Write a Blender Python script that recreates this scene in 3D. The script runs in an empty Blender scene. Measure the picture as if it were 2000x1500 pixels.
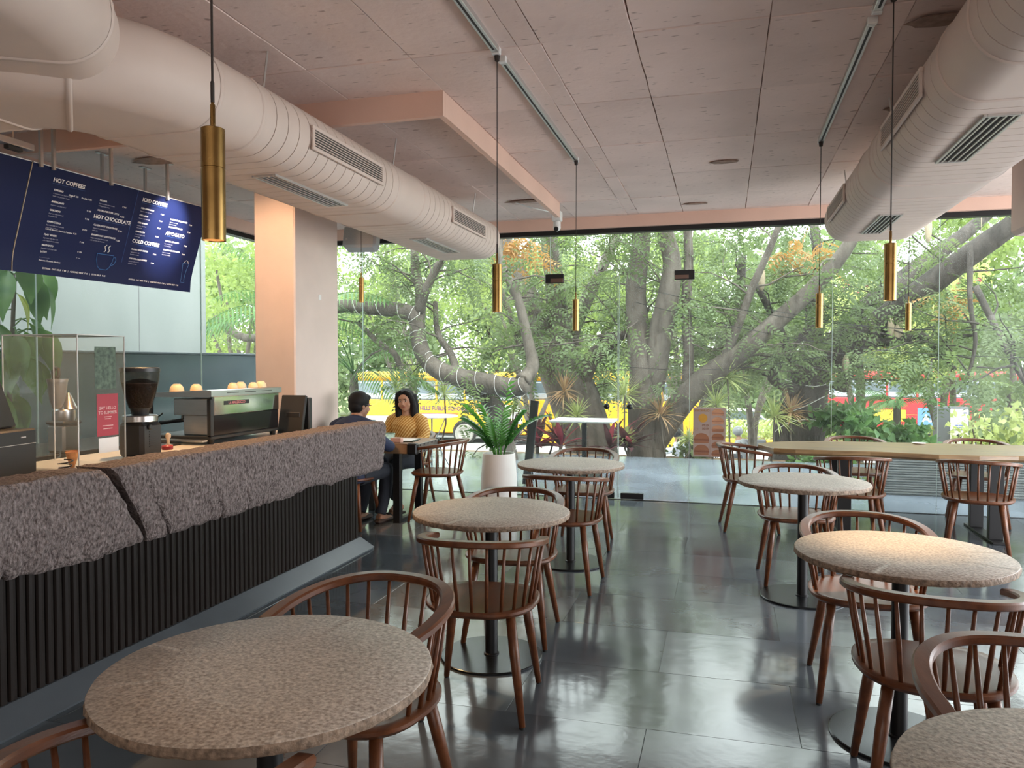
import bpy, bmesh, math, random
import numpy as np
from mathutils import Vector, Matrix, noise, Quaternion

S = bpy.context.scene
C = S.collection
PI = math.pi

# ------------------------------------------------------------------ camera
cam_d = bpy.data.cameras.new('camera')
cam = bpy.data.objects.new('camera', cam_d)
C.objects.link(cam)
cam.location = (0, 0, 1.5)
cam.rotation_euler = (math.radians(90 - 1.53), 0, math.radians(15.5))
cam_d.sensor_width = 36
cam_d.lens = 27.0
cam_d.clip_end = 400
S.camera = cam

# ------------------------------------------------------------------ sky, daylight, exposure
W = bpy.data.worlds.new('overcast_sky')
S.world = W
W.use_nodes = True
_bg = W.node_tree.nodes['Background']
_bg.inputs[0].default_value = (0.93, 0.97, 1.0, 1)
_bg.inputs[1].default_value = 4.0

sun_d = bpy.data.lights.new('hazy_sun', 'SUN')
sun_d.energy = 2.2
sun_d.angle = math.radians(25)
sun_d.color = (1.0, 0.97, 0.9)
sun = bpy.data.objects.new('hazy_sun', sun_d)
C.objects.link(sun)
sun.rotation_euler = (math.radians(28), math.radians(18), 0)


def area(name, loc, target, sx, sy, power, col=(1, 1, 1)):
    d = bpy.data.lights.new(name, 'AREA')
    d.shape = 'RECTANGLE'
    d.size, d.size_y = sx, sy
    d.energy = power
    d.color = col
    o = bpy.data.objects.new(name, d)
    C.objects.link(o)
    o.location = loc
    o.rotation_euler = (Vector(target) - Vector(loc)).to_track_quat('-Z', 'Y').to_euler()
    return o


# added fill lamps at the closed rear wall and right side, brightening the ceiling
area('rear_fill', (0.4, -3.7, 1.4), (0.0, 3.0, 2.7), 6.5, 2.2, 70, (1.0, 0.93, 0.86))
area('side_fill', (4.7, 4.4, 1.3), (-.5, 5.2, 2.7), 6.0, 2.2, 165, (0.95, 0.97, 1.0))

S.view_settings.view_transform = 'Standard'
S.view_settings.look = 'None'
S.view_settings.gamma = 1
S.view_settings.use_curve_mapping = False
S.view_settings.exposure = 0.62
S.cycles.max_bounces = 10
S.cycles.transparent_max_bounces = 24
S.cycles.diffuse_bounces = 6
S.cycles.glossy_bounces = 5
S.cycles.use_denoising = True
S.cycles.sample_clamp_indirect = 6.0

# ------------------------------------------------------------------ geometry helpers
_f = Vector((-math.sin(math.radians(15.5)) * math.cos(math.radians(1.53)),
             math.cos(math.radians(15.5)) * math.cos(math.radians(1.53)), -math.sin(math.radians(1.53))))
_r = Vector((math.cos(math.radians(15.5)), math.sin(math.radians(15.5)), 0))
_u = _r.cross(_f)


def at(px, py, Y):
    """world point of a photograph pixel at the world depth Y"""
    d = _f + _r * ((px - 1000) / 1500) - _u * ((py - 750) / 1500)
    return Vector((0, 0, 1.5)) + d * (Y / d.y)


class MB:
    """collects shapes and links them as ONE mesh object"""

    def __init__(s):
        s.v, s.f = [], []

    def add(s, vs, fs):
        b = len(s.v)
        s.v += [tuple(p) for p in vs]
        s.f += [tuple(i + b for i in f) for f in fs]
        return s

    def box(s, x0, x1, y0, y1, z0, z1):
        return s.add([(x0, y0, z0), (x1, y0, z0), (x1, y1, z0), (x0, y1, z0), (x0, y0, z1), (x1, y0, z1), (x1, y1, z1), (x0, y1, z1)],
                     [(3, 2, 1, 0), (4, 5, 6, 7), (0, 1, 5, 4), (1, 2, 6, 5), (2, 3, 7, 6), (3, 0, 4, 7)])

    def bbox(s, x0, x1, y0, y1, z0, z1, b=.004):
        """box with all edges chamfered"""
        b = min(b, (x1 - x0) * .45, (y1 - y0) * .45, (z1 - z0) * .45)
        rings = []
        for z, i in ((z0, b), (z0 + b, 0), (z1 - b, 0), (z1, b)):
            rings.append([(x0 + b, y0 + i, z), (x1 - b, y0 + i, z), (x1 - i, y0 + b, z), (x1 - i, y1 - b, z),
                          (x1 - b, y1 - i, z), (x0 + b, y1 - i, z), (x0 + i, y1 - b, z), (x0 + i, y0 + b, z)])
        return s.loft(rings)

    def loft(s, rings, closed=True, caps=True, loop=False):
        n = len(rings[0])
        vs = [p for r in rings for p in r]
        fs = []
        m = len(rings)
        for k in range(m if loop else m - 1):
            a, b = k * n, ((k + 1) % m) * n
            for i in range(n if closed else n - 1):
                j = (i + 1) % n
                fs.append((a + i, a + j, b + j, b + i))
        if caps and closed and not loop:
            fs.append(tuple(reversed(range(n))))
            fs.append(tuple(range((m - 1) * n, m * n)))
        return s.add(vs, fs)

    def lathe(s, prof, n=24, c=(0, 0, 0), caps=True):
        rings = []
        for r, z in prof:
            rings.append([(c[0] + r * math.cos(2 * PI * i / n), c[1] + r * math.sin(2 * PI * i / n), c[2] + z) for i in range(n)])
        return s.loft(rings, caps=caps)

    def tube(s, pts, rad, n=8, caps=True, flat=1.0):
        pts = [Vector(p) for p in pts]
        if not isinstance(rad, (list, tuple)):
            rad = [rad] * len(pts)
        rings = []
        ref = None
        for k, p in enumerate(pts):
            t = (pts[min(k + 1, len(pts) - 1)] - pts[max(k - 1, 0)])
            if t.length < 1e-9:
                t = Vector((0, 0, 1))
            t.normalize()
            if ref is None:
                ref = t.orthogonal().normalized()
            ref = (ref - t * ref.dot(t))
            if ref.length < 1e-6:
                ref = t.orthogonal()
            ref.normalize()
            w = t.cross(ref)
            rings.append([tuple(p + ref * (rad[k] * math.cos(2 * PI * i / n)) + w * (rad[k] * flat * math.sin(2 * PI * i / n))) for i in range(n)])
        return s.loft(rings, caps=caps)

    def bar(s, pts, w, h, up=(0, 0, 1)):
        """rectangular section swept along pts; w across, h along up, edges chamfered"""
        pts = [Vector(p) for p in pts]
        up = Vector(up)
        rings = []
        c = min(w, h) * .22
        for k, p in enumerate(pts):
            t = (pts[min(k + 1, len(pts) - 1)] - pts[max(k - 1, 0)]).normalized()
            a = t.cross(up).normalized()
            u = a.cross(t).normalized()
            o = []
            for x, y in ((-w / 2 + c, -h / 2), (w / 2 - c, -h / 2), (w / 2, -h / 2 + c), (w / 2, h / 2 - c), (w / 2 - c, h / 2), (-w / 2 + c, h / 2), (-w / 2, h / 2 - c), (-w / 2, -h / 2 + c)):
                o.append(tuple(p + a * x + u * y))
            rings.append(o)
        return s.loft(rings)

    def prism(s, out, z0, z1):
        return s.loft([[(x, y, z0) for x, y in out], [(x, y, z1) for x, y in out]])

    def ball(s, c, r, n=12, m=8, sc=(1, 1, 1)):
        rings = []
        for k in range(m + 1):
            a = -PI / 2 + PI * (k + .02) / (m + .04)
            rings.append([(c[0] + sc[0] * r * math.cos(a) * math.cos(2 * PI * i / n), c[1] + sc[1] * r * math.cos(a) * math.sin(2 * PI * i / n), c[2] + sc[2] * r * math.sin(a)) for i in range(n)])
        return s.loft(rings)

    def xf(s, M):
        s.v = [tuple(M @ Vector(p)) for p in s.v]
        return s

    def mesh(s, name, mat, smooth=False):
        me = bpy.data.meshes.new(name)
        me.from_pydata(s.v, [], s.f)
        if mat is not None:
            me.materials.append(mat)
        if smooth:
            me.shade_smooth() if smooth is True else None
            if smooth is not True:
                me.shade_smooth()
                me.set_sharp_from_angle(angle=math.radians(smooth))
        me.update()
        return me

    def build(s, name, mat, parent=None, smooth=False, loc=None):
        o = bpy.data.objects.new(name, s.mesh(name, mat, smooth))
        C.objects.link(o)
        if parent is not None:
            o.parent = parent
        if loc is not None:
            o.location = loc
        return o


def tag(o, label, cat=None, group=None, kind=None):
    if label:
        o['label'] = label
    if cat:
        o['category'] = cat
    if group:
        o['group'] = group
    if kind:
        o['kind'] = kind
    return o


def thing(name, label, cat, loc=(0, 0, 0), rz=0, group=None):
    o = bpy.data.objects.new(name, None)
    o.empty_display_size = .05
    C.objects.link(o)
    o.location = loc
    o.rotation_euler = (0, 0, rz)
    return tag(o, label, cat, group)


def struct(o):
    o['kind'] = 'structure'
    return o


def copy_tree(o, parent=None):
    c = o.copy()
    C.objects.link(c)
    c.parent = parent
    for ch in list(o.children):
        copy_tree(ch, c)
    return c


def dup(root, loc, rz, label):
    c = copy_tree(root)
    c.location = loc
    c.rotation_euler = (0, 0, rz)
    c['label'] = label
    return c


def npmesh(name, V, F, mat, parent=None, smooth=False):
    """fast mesh from numpy verts (n,3) and quad/tri faces (m,k)"""
    me = bpy.data.meshes.new(name)
    V = np.ascontiguousarray(V, dtype=np.float32)
    F = np.ascontiguousarray(F, dtype=np.int32)
    k = F.shape[1]
    me.vertices.add(len(V))
    me.vertices.foreach_set('co', V.ravel())
    me.loops.add(F.size)
    me.loops.foreach_set('vertex_index', F.ravel())
    me.polygons.add(len(F))
    me.polygons.foreach_set('loop_start', np.arange(0, F.size, k, dtype=np.int32))
    if mat is not None:
        me.materials.append(mat)
    me.update(calc_edges=True)
    me.validate()
    if smooth:
        me.shade_smooth()
    o = bpy.data.objects.new(name, me)
    C.objects.link(o)
    if parent is not None:
        o.parent = parent
    return o


def text(body, size, mat, parent, M, name='lettering', depth=.0008, align='LEFT', bold=0, sx=1.0, shear=0.0):
    """flat lettering turned into a mesh; M places its local x/y plane in the parent's space"""
    cu = bpy.data.curves.new('lettering', 'FONT')
    cu.body = body
    cu.size = size
    cu.align_x = align
    cu.extrude = depth
    cu.offset = bold
    cu.shear = shear
    cu.resolution_u = 2
    t = bpy.data.objects.new('lettering', cu)
    C.objects.link(t)
    dg = bpy.context.evaluated_depsgraph_get()
    me = bpy.data.meshes.new_from_object(t.evaluated_get(dg))
    bpy.data.objects.remove(t)
    bpy.data.curves.remove(cu)
    me.name = name
    me.materials.clear()
    me.materials.append(mat)
    me.transform(M @ Matrix.Diagonal((sx, 1, 1, 1)))
    o = bpy.data.objects.new(name, me)
    C.objects.link(o)
    o.parent = parent
    return o


# ------------------------------------------------------------------ materials
def mat(name, col, rough=.5, metal=0., bump=0., bscale=60., var=0., vscale=6., spec=.5, rvar=0., trans=0., coat=0.,
        stretch=(1, 1, 1), col2=None, detail=4., rnd=0., emit=None, estr=0., alpha=1.0, dist=.01):
    m = bpy.data.materials.new(name)
    m.use_nodes = True
    nt = m.node_tree
    N, L = nt.nodes, nt.links
    b = N['Principled BSDF']
    b.inputs['Base Color'].default_value = (*col, 1)
    b.inputs['Roughness'].default_value = rough
    b.inputs['Metallic'].default_value = metal
    b.inputs['Specular IOR Level'].default_value = spec
    if coat:
        b.inputs['Coat Weight'].default_value = coat
        b.inputs['Coat Roughness'].default_value = .15
    if trans:
        b.inputs['Transmission Weight'].default_value = trans
    if emit:
        b.inputs['Emission Color'].default_value = (*emit, 1)
        b.inputs['Emission Strength'].default_value = estr
    tc = N.new('ShaderNodeTexCoord')
    mp = N.new('ShaderNodeMapping')
    mp.inputs['Scale'].default_value = stretch
    L.new(tc.outputs['Object'], mp.inputs['Vector'])
    if rnd:
        oi = N.new('ShaderNodeObjectInfo')
        va = N.new('ShaderNodeVectorMath')
        va.operation = 'SCALE'
        va.inputs['Scale'].default_value = 37.0
        cx = N.new('ShaderNodeCombineXYZ')
        for i in range(3):
            L.new(oi.outputs['Random'], cx.inputs[i])
        L.new(cx.outputs[0], va.inputs[0])
        L.new(va.outputs[0], mp.inputs['Location'])
    if var or col2 or rnd:
        n = N.new('ShaderNodeTexNoise')
        n.inputs['Scale'].default_value = vscale
        n.inputs['Detail'].default_value = detail
        L.new(mp.outputs[0], n.inputs['Vector'])
        cr = N.new('ShaderNodeValToRGB')
        c2 = col2 or tuple(min(1, c * (1 + var)) for c in col)
        c1 = col if col2 else tuple(c * (1 - var) for c in col)
        cr.color_ramp.elements[0].position = .32
        cr.color_ramp.elements[1].position = .68
        cr.color_ramp.elements[0].color = (*c1, 1)
        cr.color_ramp.elements[1].color = (*c2, 1)
        L.new(n.outputs['Fac'], cr.inputs['Fac'])
        out = cr.outputs[0]
        if rnd:
            hs = N.new('ShaderNodeHueSaturation')
            mr = N.new('ShaderNodeMapRange')
            mr.inputs['To Min'].default_value = 1 - rnd
            mr.inputs['To Max'].default_value = 1 + rnd
            L.new(oi.outputs['Random'], mr.inputs['Value'])
            L.new(mr.outputs[0], hs.inputs['Value'])
            L.new(out, hs.inputs['Color'])
            out = hs.outputs[0]
        L.new(out, b.inputs['Base Color'])
        if rvar:
            mr2 = N.new('ShaderNodeMapRange')
            mr2.inputs['To Min'].default_value = max(.02, rough - rvar)
            mr2.inputs['To Max'].default_value = rough + rvar
            L.new(n.outputs['Fac'], mr2.inputs['Value'])
            L.new(mr2.outputs[0], b.inputs['Roughness'])
    if bump:
        n2 = N.new('ShaderNodeTexNoise')
        n2.inputs['Scale'].default_value = bscale
        n2.inputs['Detail'].default_value = 5
        L.new(mp.outputs[0], n2.inputs['Vector'])
        bp = N.new('ShaderNodeBump')
        bp.inputs['Strength'].default_value = bump
        bp.inputs['Distance'].default_value = dist
        L.new(n2.outputs['Fac'], bp.inputs['Height'])
        L.new(bp.outputs[0], b.inputs['Normal'])
    return m


def leafmat(name, c1, c2, scale=1.2, tr=.45, rough=.45, tm=(1.25, 1.25, .85)):
    """leaf: diffuse + gloss + light shining through"""
    m = mat(name, c1, rough, col2=c2, vscale=scale, spec=.35)
    nt = m.node_tree
    N, L = nt.nodes, nt.links
    b = N['Principled BSDF']
    t = N.new('ShaderNodeBsdfTranslucent')
    src = b.inputs['Base Color'].links[0].from_socket
    mx = N.new('ShaderNodeMix')
    mx.data_type = 'RGBA'
    mx.blend_type = 'MULTIPLY'
    mx.inputs[0].default_value = 1
    L.new(src, mx.inputs[6])
    mx.inputs[7].default_value = (*tm, 1)
    L.new(mx.outputs[2], t.inputs['Color'])
    ms = N.new('ShaderNodeMixShader')
    ms.inputs[0].default_value = tr
    L.new(b.outputs[0], ms.inputs[1])
    L.new(t.outputs[0], ms.inputs[2])
    L.new(ms.outputs[0], N['Material Output'].inputs['Surface'])
    return m


def glassmat(name, tint=(.90, .935, .915), haze=.018, refl=.4):
    """thin architectural glass: clear body, Fresnel reflection, pale haze mixed in for a washed-out view"""
    m = bpy.data.materials.new(name)
    m.use_nodes = True
    nt = m.node_tree
    N, L = nt.nodes, nt.links
    N.remove(N['Principled BSDF'])
    out = N['Material Output']
    t = N.new('ShaderNodeBsdfTransparent')
    t.inputs[0].default_value = (*tint, 1)
    g = N.new('ShaderNodeBsdfGlossy')
    g.inputs['Roughness'].default_value = .01
    g.inputs['Color'].default_value = (refl, refl, refl, 1)
    d = N.new('ShaderNodeBsdfTranslucent')
    d.inputs[0].default_value = (.9, .95, .93, 1)
    fr = N.new('ShaderNodeFresnel')
    fr.inputs['IOR'].default_value = 1.42
    a = N.new('ShaderNodeMixShader')
    a.inputs[0].default_value = haze
    L.new(t.outputs[0], a.inputs[1])
    L.new(d.outputs[0], a.inputs[2])
    b = N.new('ShaderNodeMixShader')
    ge = N.new('ShaderNodeNewGeometry')
    mu = N.new('ShaderNodeMath')
    mu.operation = 'MULTIPLY_ADD'
    mu.inputs[1].default_value = -1.0
    mu.inputs[2].default_value = 1.0
    L.new(ge.outputs['Backfacing'], mu.inputs[0])
    mm = N.new('ShaderNodeMath')
    mm.operation = 'MULTIPLY'
    L.new(fr.outputs[0], mm.inputs[0])
    L.new(mu.outputs[0], mm.inputs[1])
    L.new(mm.outputs[0], b.inputs[0])
    L.new(a.outputs[0], b.inputs[1])
    L.new(g.outputs[0], b.inputs[2])
    L.new(b.outputs[0], out.inputs['Surface'])
    return m


def tintmat(name, col):
    """printed ink on a see-through sheet: a coloured filter"""
    m = bpy.data.materials.new(name)
    m.use_nodes = True
    N, L = m.node_tree.nodes, m.node_tree.links
    N.remove(N['Principled BSDF'])
    t = N.new('ShaderNodeBsdfTransparent')
    t.inputs[0].default_value = (*col, 1)
    L.new(t.outputs[0], N['Material Output'].inputs['Surface'])
    return m


def pitted(m, col, scale, stretch, lo, hi, amt=.5):
    """adds small dark pits and scuffs to a principled material"""
    N, L = m.node_tree.nodes, m.node_tree.links
    b = N['Principled BSDF']
    tc = N.new('ShaderNodeTexCoord')
    oi = N.new('ShaderNodeObjectInfo')
    mp = N.new('ShaderNodeMapping')
    mp.inputs['Scale'].default_value = stretch
    L.new(tc.outputs['Object'], mp.inputs['Vector'])
    L.new(oi.outputs['Location'], mp.inputs['Location'])
    n = N.new('ShaderNodeTexNoise')
    n.inputs['Scale'].default_value = scale
    n.inputs['Detail'].default_value = 2
    L.new(mp.outputs[0], n.inputs['Vector'])
    r = N.new('ShaderNodeValToRGB')
    r.color_ramp.elements[0].position = lo
    r.color_ramp.elements[1].position = hi
    r.color_ramp.elements[1].color = (amt, amt, amt, 1)
    L.new(n.outputs['Fac'], r.inputs['Fac'])
    mx = N.new('ShaderNodeMix')
    mx.data_type = 'RGBA'
    L.new(r.outputs[0], mx.inputs[0])
    L.new(b.inputs['Base Color'].links[0].from_socket, mx.inputs[6])
    mx.inputs[7].default_value = (*col, 1)
    L.new(mx.outputs[2], b.inputs['Base Color'])


M = {}
M['plaster_pink'] = mat('pink_painted_concrete', (.74, .585, .53), .85, var=.09, vscale=1.3, bump=.35, bscale=22, rnd=.05, dist=.012)
pitted(M['plaster_pink'], (.30, .20, .165), 11, (1, 3.2, 1), .66, .72, .75)
M['paint_pink'] = mat('pink_wall_paint', (.70, .47, .38), .8, var=.05, vscale=2, bump=.08, bscale=60)
M['duct'] = mat('pink_painted_sheet_metal', (.66, .545, .485), .55, var=.04, vscale=3, bump=.06, bscale=15, spec=.4)
M['duct_dark'] = mat('dark_vent_void', (.03, .028, .027), .7)
M['vent_frame'] = mat('satin_aluminium', (.55, .53, .51), .35, .7)
M['floor'] = mat('dark_polished_stone', (.09, .106, .122), .13, var=.3, vscale=1.3, rvar=.08, bump=.12, bscale=2.6, rnd=.10, spec=1.0, dist=.03)
M['floor_joint'] = mat('floor_joint', (.035, .04, .042), .5)
M['patio'] = mat('wet_blue_grey_paving', (.20, .235, .285), .16, var=.25, vscale=.9, rvar=.1, bump=.05, bscale=3, spec=.7)
M['wood'] = mat('red_brown_teak', (.088, .029, .0115), .34, col2=(.155, .054, .0205), vscale=5, stretch=(6, .8, 6), bump=.05, bscale=40, rvar=.06, spec=.4, coat=.1)
M['rubber'] = mat('black_rubber', (.012, .012, .012), .7)
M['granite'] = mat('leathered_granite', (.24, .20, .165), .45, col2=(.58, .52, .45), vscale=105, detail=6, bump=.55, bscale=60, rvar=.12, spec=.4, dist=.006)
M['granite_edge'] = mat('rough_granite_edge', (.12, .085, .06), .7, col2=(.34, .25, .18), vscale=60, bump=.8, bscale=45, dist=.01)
M['black_metal'] = mat('black_powder_coat', (.012, .012, .013), .38, .3)
M['base_metal'] = mat('dark_base_plate', (.035, .038, .042), .25, .8)
M['brass'] = mat('aged_brass', (.33, .21, .075), .26, 1.0, var=.12, vscale=14, rvar=.08)
M['brass_in'] = mat('pendant_inner', (.35, .22, .10), .6)
M['cord'] = mat('brown_cord', (.025, .017, .014), .7)
M['slab'] = mat('rough_split_granite', (.095, .075, .072), .85, col2=(.31, .26, .25), vscale=85, detail=9, bump=1.0, bscale=80, spec=.25, dist=.03, stretch=(1, 1, .6))
M['batten'] = mat('dark_wenge_batten', (.009, .0055, .0045), .55, spec=.25, col2=(.014, .0085, .0065), vscale=5, stretch=(8, 8, .6))
M['counter_core'] = mat('dark_counter_core', (.012, .01, .009), .8)
M['plinth'] = mat('slate_skirting', (.10, .115, .13), .42, var=.12, vscale=3, bump=.05, bscale=30)
M['worktop'] = mat('white_stone_worktop', (.62, .60, .57), .3, var=.06, vscale=4)
M['menu'] = mat('navy_menu_board', (.008, .014, .065), .5, spec=.18)
M['white_print'] = mat('white_print', (.82, .80, .78), .6)
M['grey_print'] = mat('grey_print', (.36, .37, .45), .6)
M['blue_print'] = mat('blue_print', (.03, .10, .30), .6)
M['steel'] = mat('brushed_steel', (.55, .55, .55), .28, 1.0, var=.05, vscale=8, stretch=(1, 1, 18))
M['steel_mirror'] = mat('polished_steel', (.75, .76, .76), .08, 1.0)
M['black_plastic'] = mat('black_plastic', (.014, .014, .015), .42)
M['grey_plastic'] = mat('grey_plastic', (.42, .43, .44), .5)
M['white_plastic'] = mat('white_plastic', (.75, .74, .72), .45)
M['glass'] = glassmat('shopfront_glass', haze=.010)
M['glass_left'] = glassmat('side_glass', haze=.025)
M['glass_edge'] = mat('green_glass_edge', (.40, .50, .47), .25)
M['acrylic'] = glassmat('clear_acrylic', (.985, .988, .988), .02)
M['acrylic_edge'] = mat('acrylic_edge', (.66, .66, .64), .25)
M['hopper'] = glassmat('smoked_hopper', (.72, .70, .68), .05)
M['beans'] = mat('coffee_beans', (.03, .013, .007), .5, var=.5, vscale=90, bump=.9, bscale=90)
M['green_poster'] = mat('green_poster_print', (.02, .04, .025), .5, col2=(.10, .15, .10), vscale=45)
M['red_poster'] = mat('red_poster_print', (.34, .02, .04), .5)
M['paper'] = mat('paper', (.74, .74, .73), .7)
M['waffle'] = mat('waffle_cone', (.50, .20, .06), .7, var=.3, vscale=40, bump=.5, bscale=50)
M['cream'] = mat('cream_ceramic', (.66, .52, .36), .4)
M['red_plastic'] = mat('red_plastic', (.30, .02, .03), .4)
M['tan_wood'] = mat('trunk_table_wood', (.20, .115, .06), .5, col2=(.32, .20, .11), vscale=4, stretch=(1, 9, 9), rvar=.05)
M['live_edge'] = mat('live_edge_wood', (.17, .10, .045), .3, col2=(.33, .21, .095), vscale=3, stretch=(1.0, 7, 7), coat=.3, rvar=.06)
M['band'] = mat('riveted_grey_band', (.20, .18, .165), .45, .5, var=.2, vscale=9)
M['pot'] = mat('white_fibre_pot', (.70, .68, .65), .5, var=.03, vscale=4)
M['soil'] = mat('soil', (.09, .055, .035), .95, var=.4, vscale=18, bump=.8, bscale=25)
# ================================================================== the room
ZC = 3.10      # ceiling
YG = 8.45      # shopfront glass line
XL = -5.30     # side glass line

# floor: dark stone slabs 0.6 x 1.2 laid in rows
fl = struct(MB().box(-5.6, 4.9, -4.0, YG + .02, -.12, -.004).build('floor', M['floor_joint']))
rng = random.Random(3)
slab_meshes = {}
for r in range(21):
    y0 = -4.05 + .6 * r
    off = (r % 2) * .6 + .1
    for c in range(-1, 10):
        x0, x1 = max(-5.6, -5.8 + off + c * 1.2), min(4.9, -5.8 + off + (c + 1) * 1.2)
        y1 = min(y0 + .6, YG)
        if x1 - x0 < .05 or y1 - y0 < .05:
            continue
        key = (round(x1 - x0, 2), round(y1 - y0, 2))
        if key not in slab_meshes:
            slab_meshes[key] = MB().bbox(0, x1 - x0 - .0015, 0, y1 - y0 - .0015, -.03, 0, .001).mesh('floor_slab', M['floor'])
        o = bpy.data.objects.new('floor_slab', slab_meshes[key])
        C.objects.link(o)
        o.parent = fl
        o.location = (x0, y0, rng.uniform(-.0003, 0))
        o.rotation_euler = (rng.uniform(-.0003, .0003), rng.uniform(-.0003, .0003), 0)

# ceiling: pink painted board-marked concrete panels
ce = struct(MB().box(-5.6, 4.9, -4.0, YG + .05, ZC + .03, ZC + .2).build('ceiling', M['plaster_pink']))
xs = [-5.6, -5.26, -4.65, -4.04, -3.43, -2.82, -2.21, -1.6, -1.02, -.9, -.44, .19, .8, 1.42, 2.04, 2.66, 3.28, 4.0, 4.9]
ys = [-4.0, -1.9, 0., .945, 1.89, 2.835, 3.78, 4.725, 5.67, 6.62, 7.52, 8.3, YG + .05]
for i in range(len(xs) - 1):
    for j in range(len(ys) - 1):
        g = .002
        pts = []
        cs = [(xs[i] + g, ys[j] + g), (xs[i + 1] - g, ys[j] + g), (xs[i + 1] - g, ys[j + 1] - g), (xs[i] + g, ys[j + 1] - g)]
        for k in range(4):
            a, b = cs[k], cs[(k + 1) % 4]
            for t in range(6):
                jx, jy = (rng.uniform(-.0035, .0035), rng.uniform(-.0035, .0035)) if t else (0, 0)
                pts.append((a[0] + (b[0] - a[0]) * t / 6 + jx, a[1] + (b[1] - a[1]) * t / 6 + jy))
        dz = rng.uniform(-.0035, .0035)
        cx, cy = (xs[i] + xs[i + 1]) / 2, (ys[j] + ys[j + 1]) / 2
        ins = [(cx + (x - cx) * .994, cy + (y - cy) * .994) for x, y in pts]
        m = MB().loft([[(x, y, ZC + dz) for x, y in ins], [(x, y, ZC + dz + .006) for x, y in pts], [(x, y, ZC + .032) for x, y in pts]])
        m.v = [(x - cx, y - cy, z) for x, y, z in m.v]
        m.build('ceiling_panel', M['plaster_pink'], ce, loc=(cx, cy, 0))
# holes left by removed fittings: shallow dark cups let into the ceiling panels
M['hole'] = mat('patched_hole', (.30, .20, .16), .9, var=.3, vscale=20)
for (x, y, sx, sy) in ((-.02, 6.33, .11, .05), (.95, 4.0, .14, .07), (1.05, 5.3, .1, .05), (-.3, 7.9, .12, .04), (-1.9, 7.35, .2, .05), (-4.3, 5.1, .22, .1)):
    out = [(sx * math.cos(a * PI / 7) * (1 + .15 * math.sin(3 * a)), sy * math.sin(a * PI / 7)) for a in range(14)]
    MB().loft([[(u, v, 0) for u, v in out], [(u * .8, v * .8, .012) for u, v in out]]).build('patch_mark', M['hole'], ce, loc=(x, y, ZC - .013))

# L-shaped downstand beam, painted salmon
trim = struct(MB().box(-5.3, -1.6, 4.26, 4.30, 2.95, ZC + .02).build('trim_1', M['paint_pink']))
b2 = struct(MB().box(-1.64, -1.6, 4.301, 7.55, 2.955, ZC + .02).build('trim_2', M['paint_pink']))
struct(MB().box(-5.6, 4.9, YG - .10, YG + .12, 2.975, ZC + .02).build('trim_3', M['paint_pink']))
struct(MB().box(-5.6, 4.9, YG - .05, YG + .05, 2.925, 2.975).build('trim_4', M['black_metal']))
struct(MB().box(XL - .12, XL + .10, -4.0, YG - .1, 2.975, ZC + .02).build('trim_5', M['paint_pink']))
struct(MB().box(XL - .05, XL + .05, -4.0, YG - .05, 2.925, 2.975).build('trim_6', M['black_metal']))
# bulkhead at the right
struct(MB().bbox(1.90, 2.6, 1.2, 6.1, 2.38, ZC + .02, .03).build('trim_7', M['duct']))
# black end shoe hanging below the head frame near the corner
MB().bbox(-3.62, -3.52, YG - .09, YG + .03, 2.86, 2.935, .01).build('trim_8', M['black_metal'])['kind'] = 'structure'

# walls outside the picture that close the room
M['warm_wall'] = mat('warm_plaster_wall', (.55, .45, .38), .85, var=.06, vscale=2)
wb = struct(MB().box(-5.6, 4.9, -4.12, -4.0, -.02, ZC + .1).build('wall_rear', M['warm_wall']))
struct(MB().box(4.9, 5.02, -4.12, 3.0, -.02, ZC + .1).box(4.9, 5.02, 3.0, YG, 2.93, ZC + .1).build('wall_right', M['warm_wall']))
struct(MB().box(-5.6, 4.9, -4.12, -.02 + YG, ZC + .2, ZC + .4).build('trim_9', M['warm_wall']))
struct(MB().box(XL - .1, XL + .08, -4.0, 1.4, -.02, 2.925).build('wall_left', M['warm_wall']))

# column
col = struct(MB().bbox(-3.98, -3.58, 5.9, 6.67, -.01, ZC + .01, .012).build('trim_10', M['duct']))
MB().bbox(-3.582, -3.576, 6.30, 6.345, 2.08, 2.13, .002).build('plaster_chip', M['white_plastic'], col)

# shopfront glass, pane by pane
wi = 0
M['patch_cover'] = mat('brown_patch_cover', (.16, .10, .08), .35, .6)


def pane_y(x0, x1, z0, z1, y=YG):
    global wi
    wi += 1
    o = struct(MB().box(x0 + .003, x1 - .003, y - .006, y + .006, z0, z1).build('window_%d' % wi, M['glass']))
    MB().box(x0 + .001, x0 + .0045, y - .0065, y + .0065, z0, z1).build('edge_seal', M['glass_edge'], o)
    return o


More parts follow.
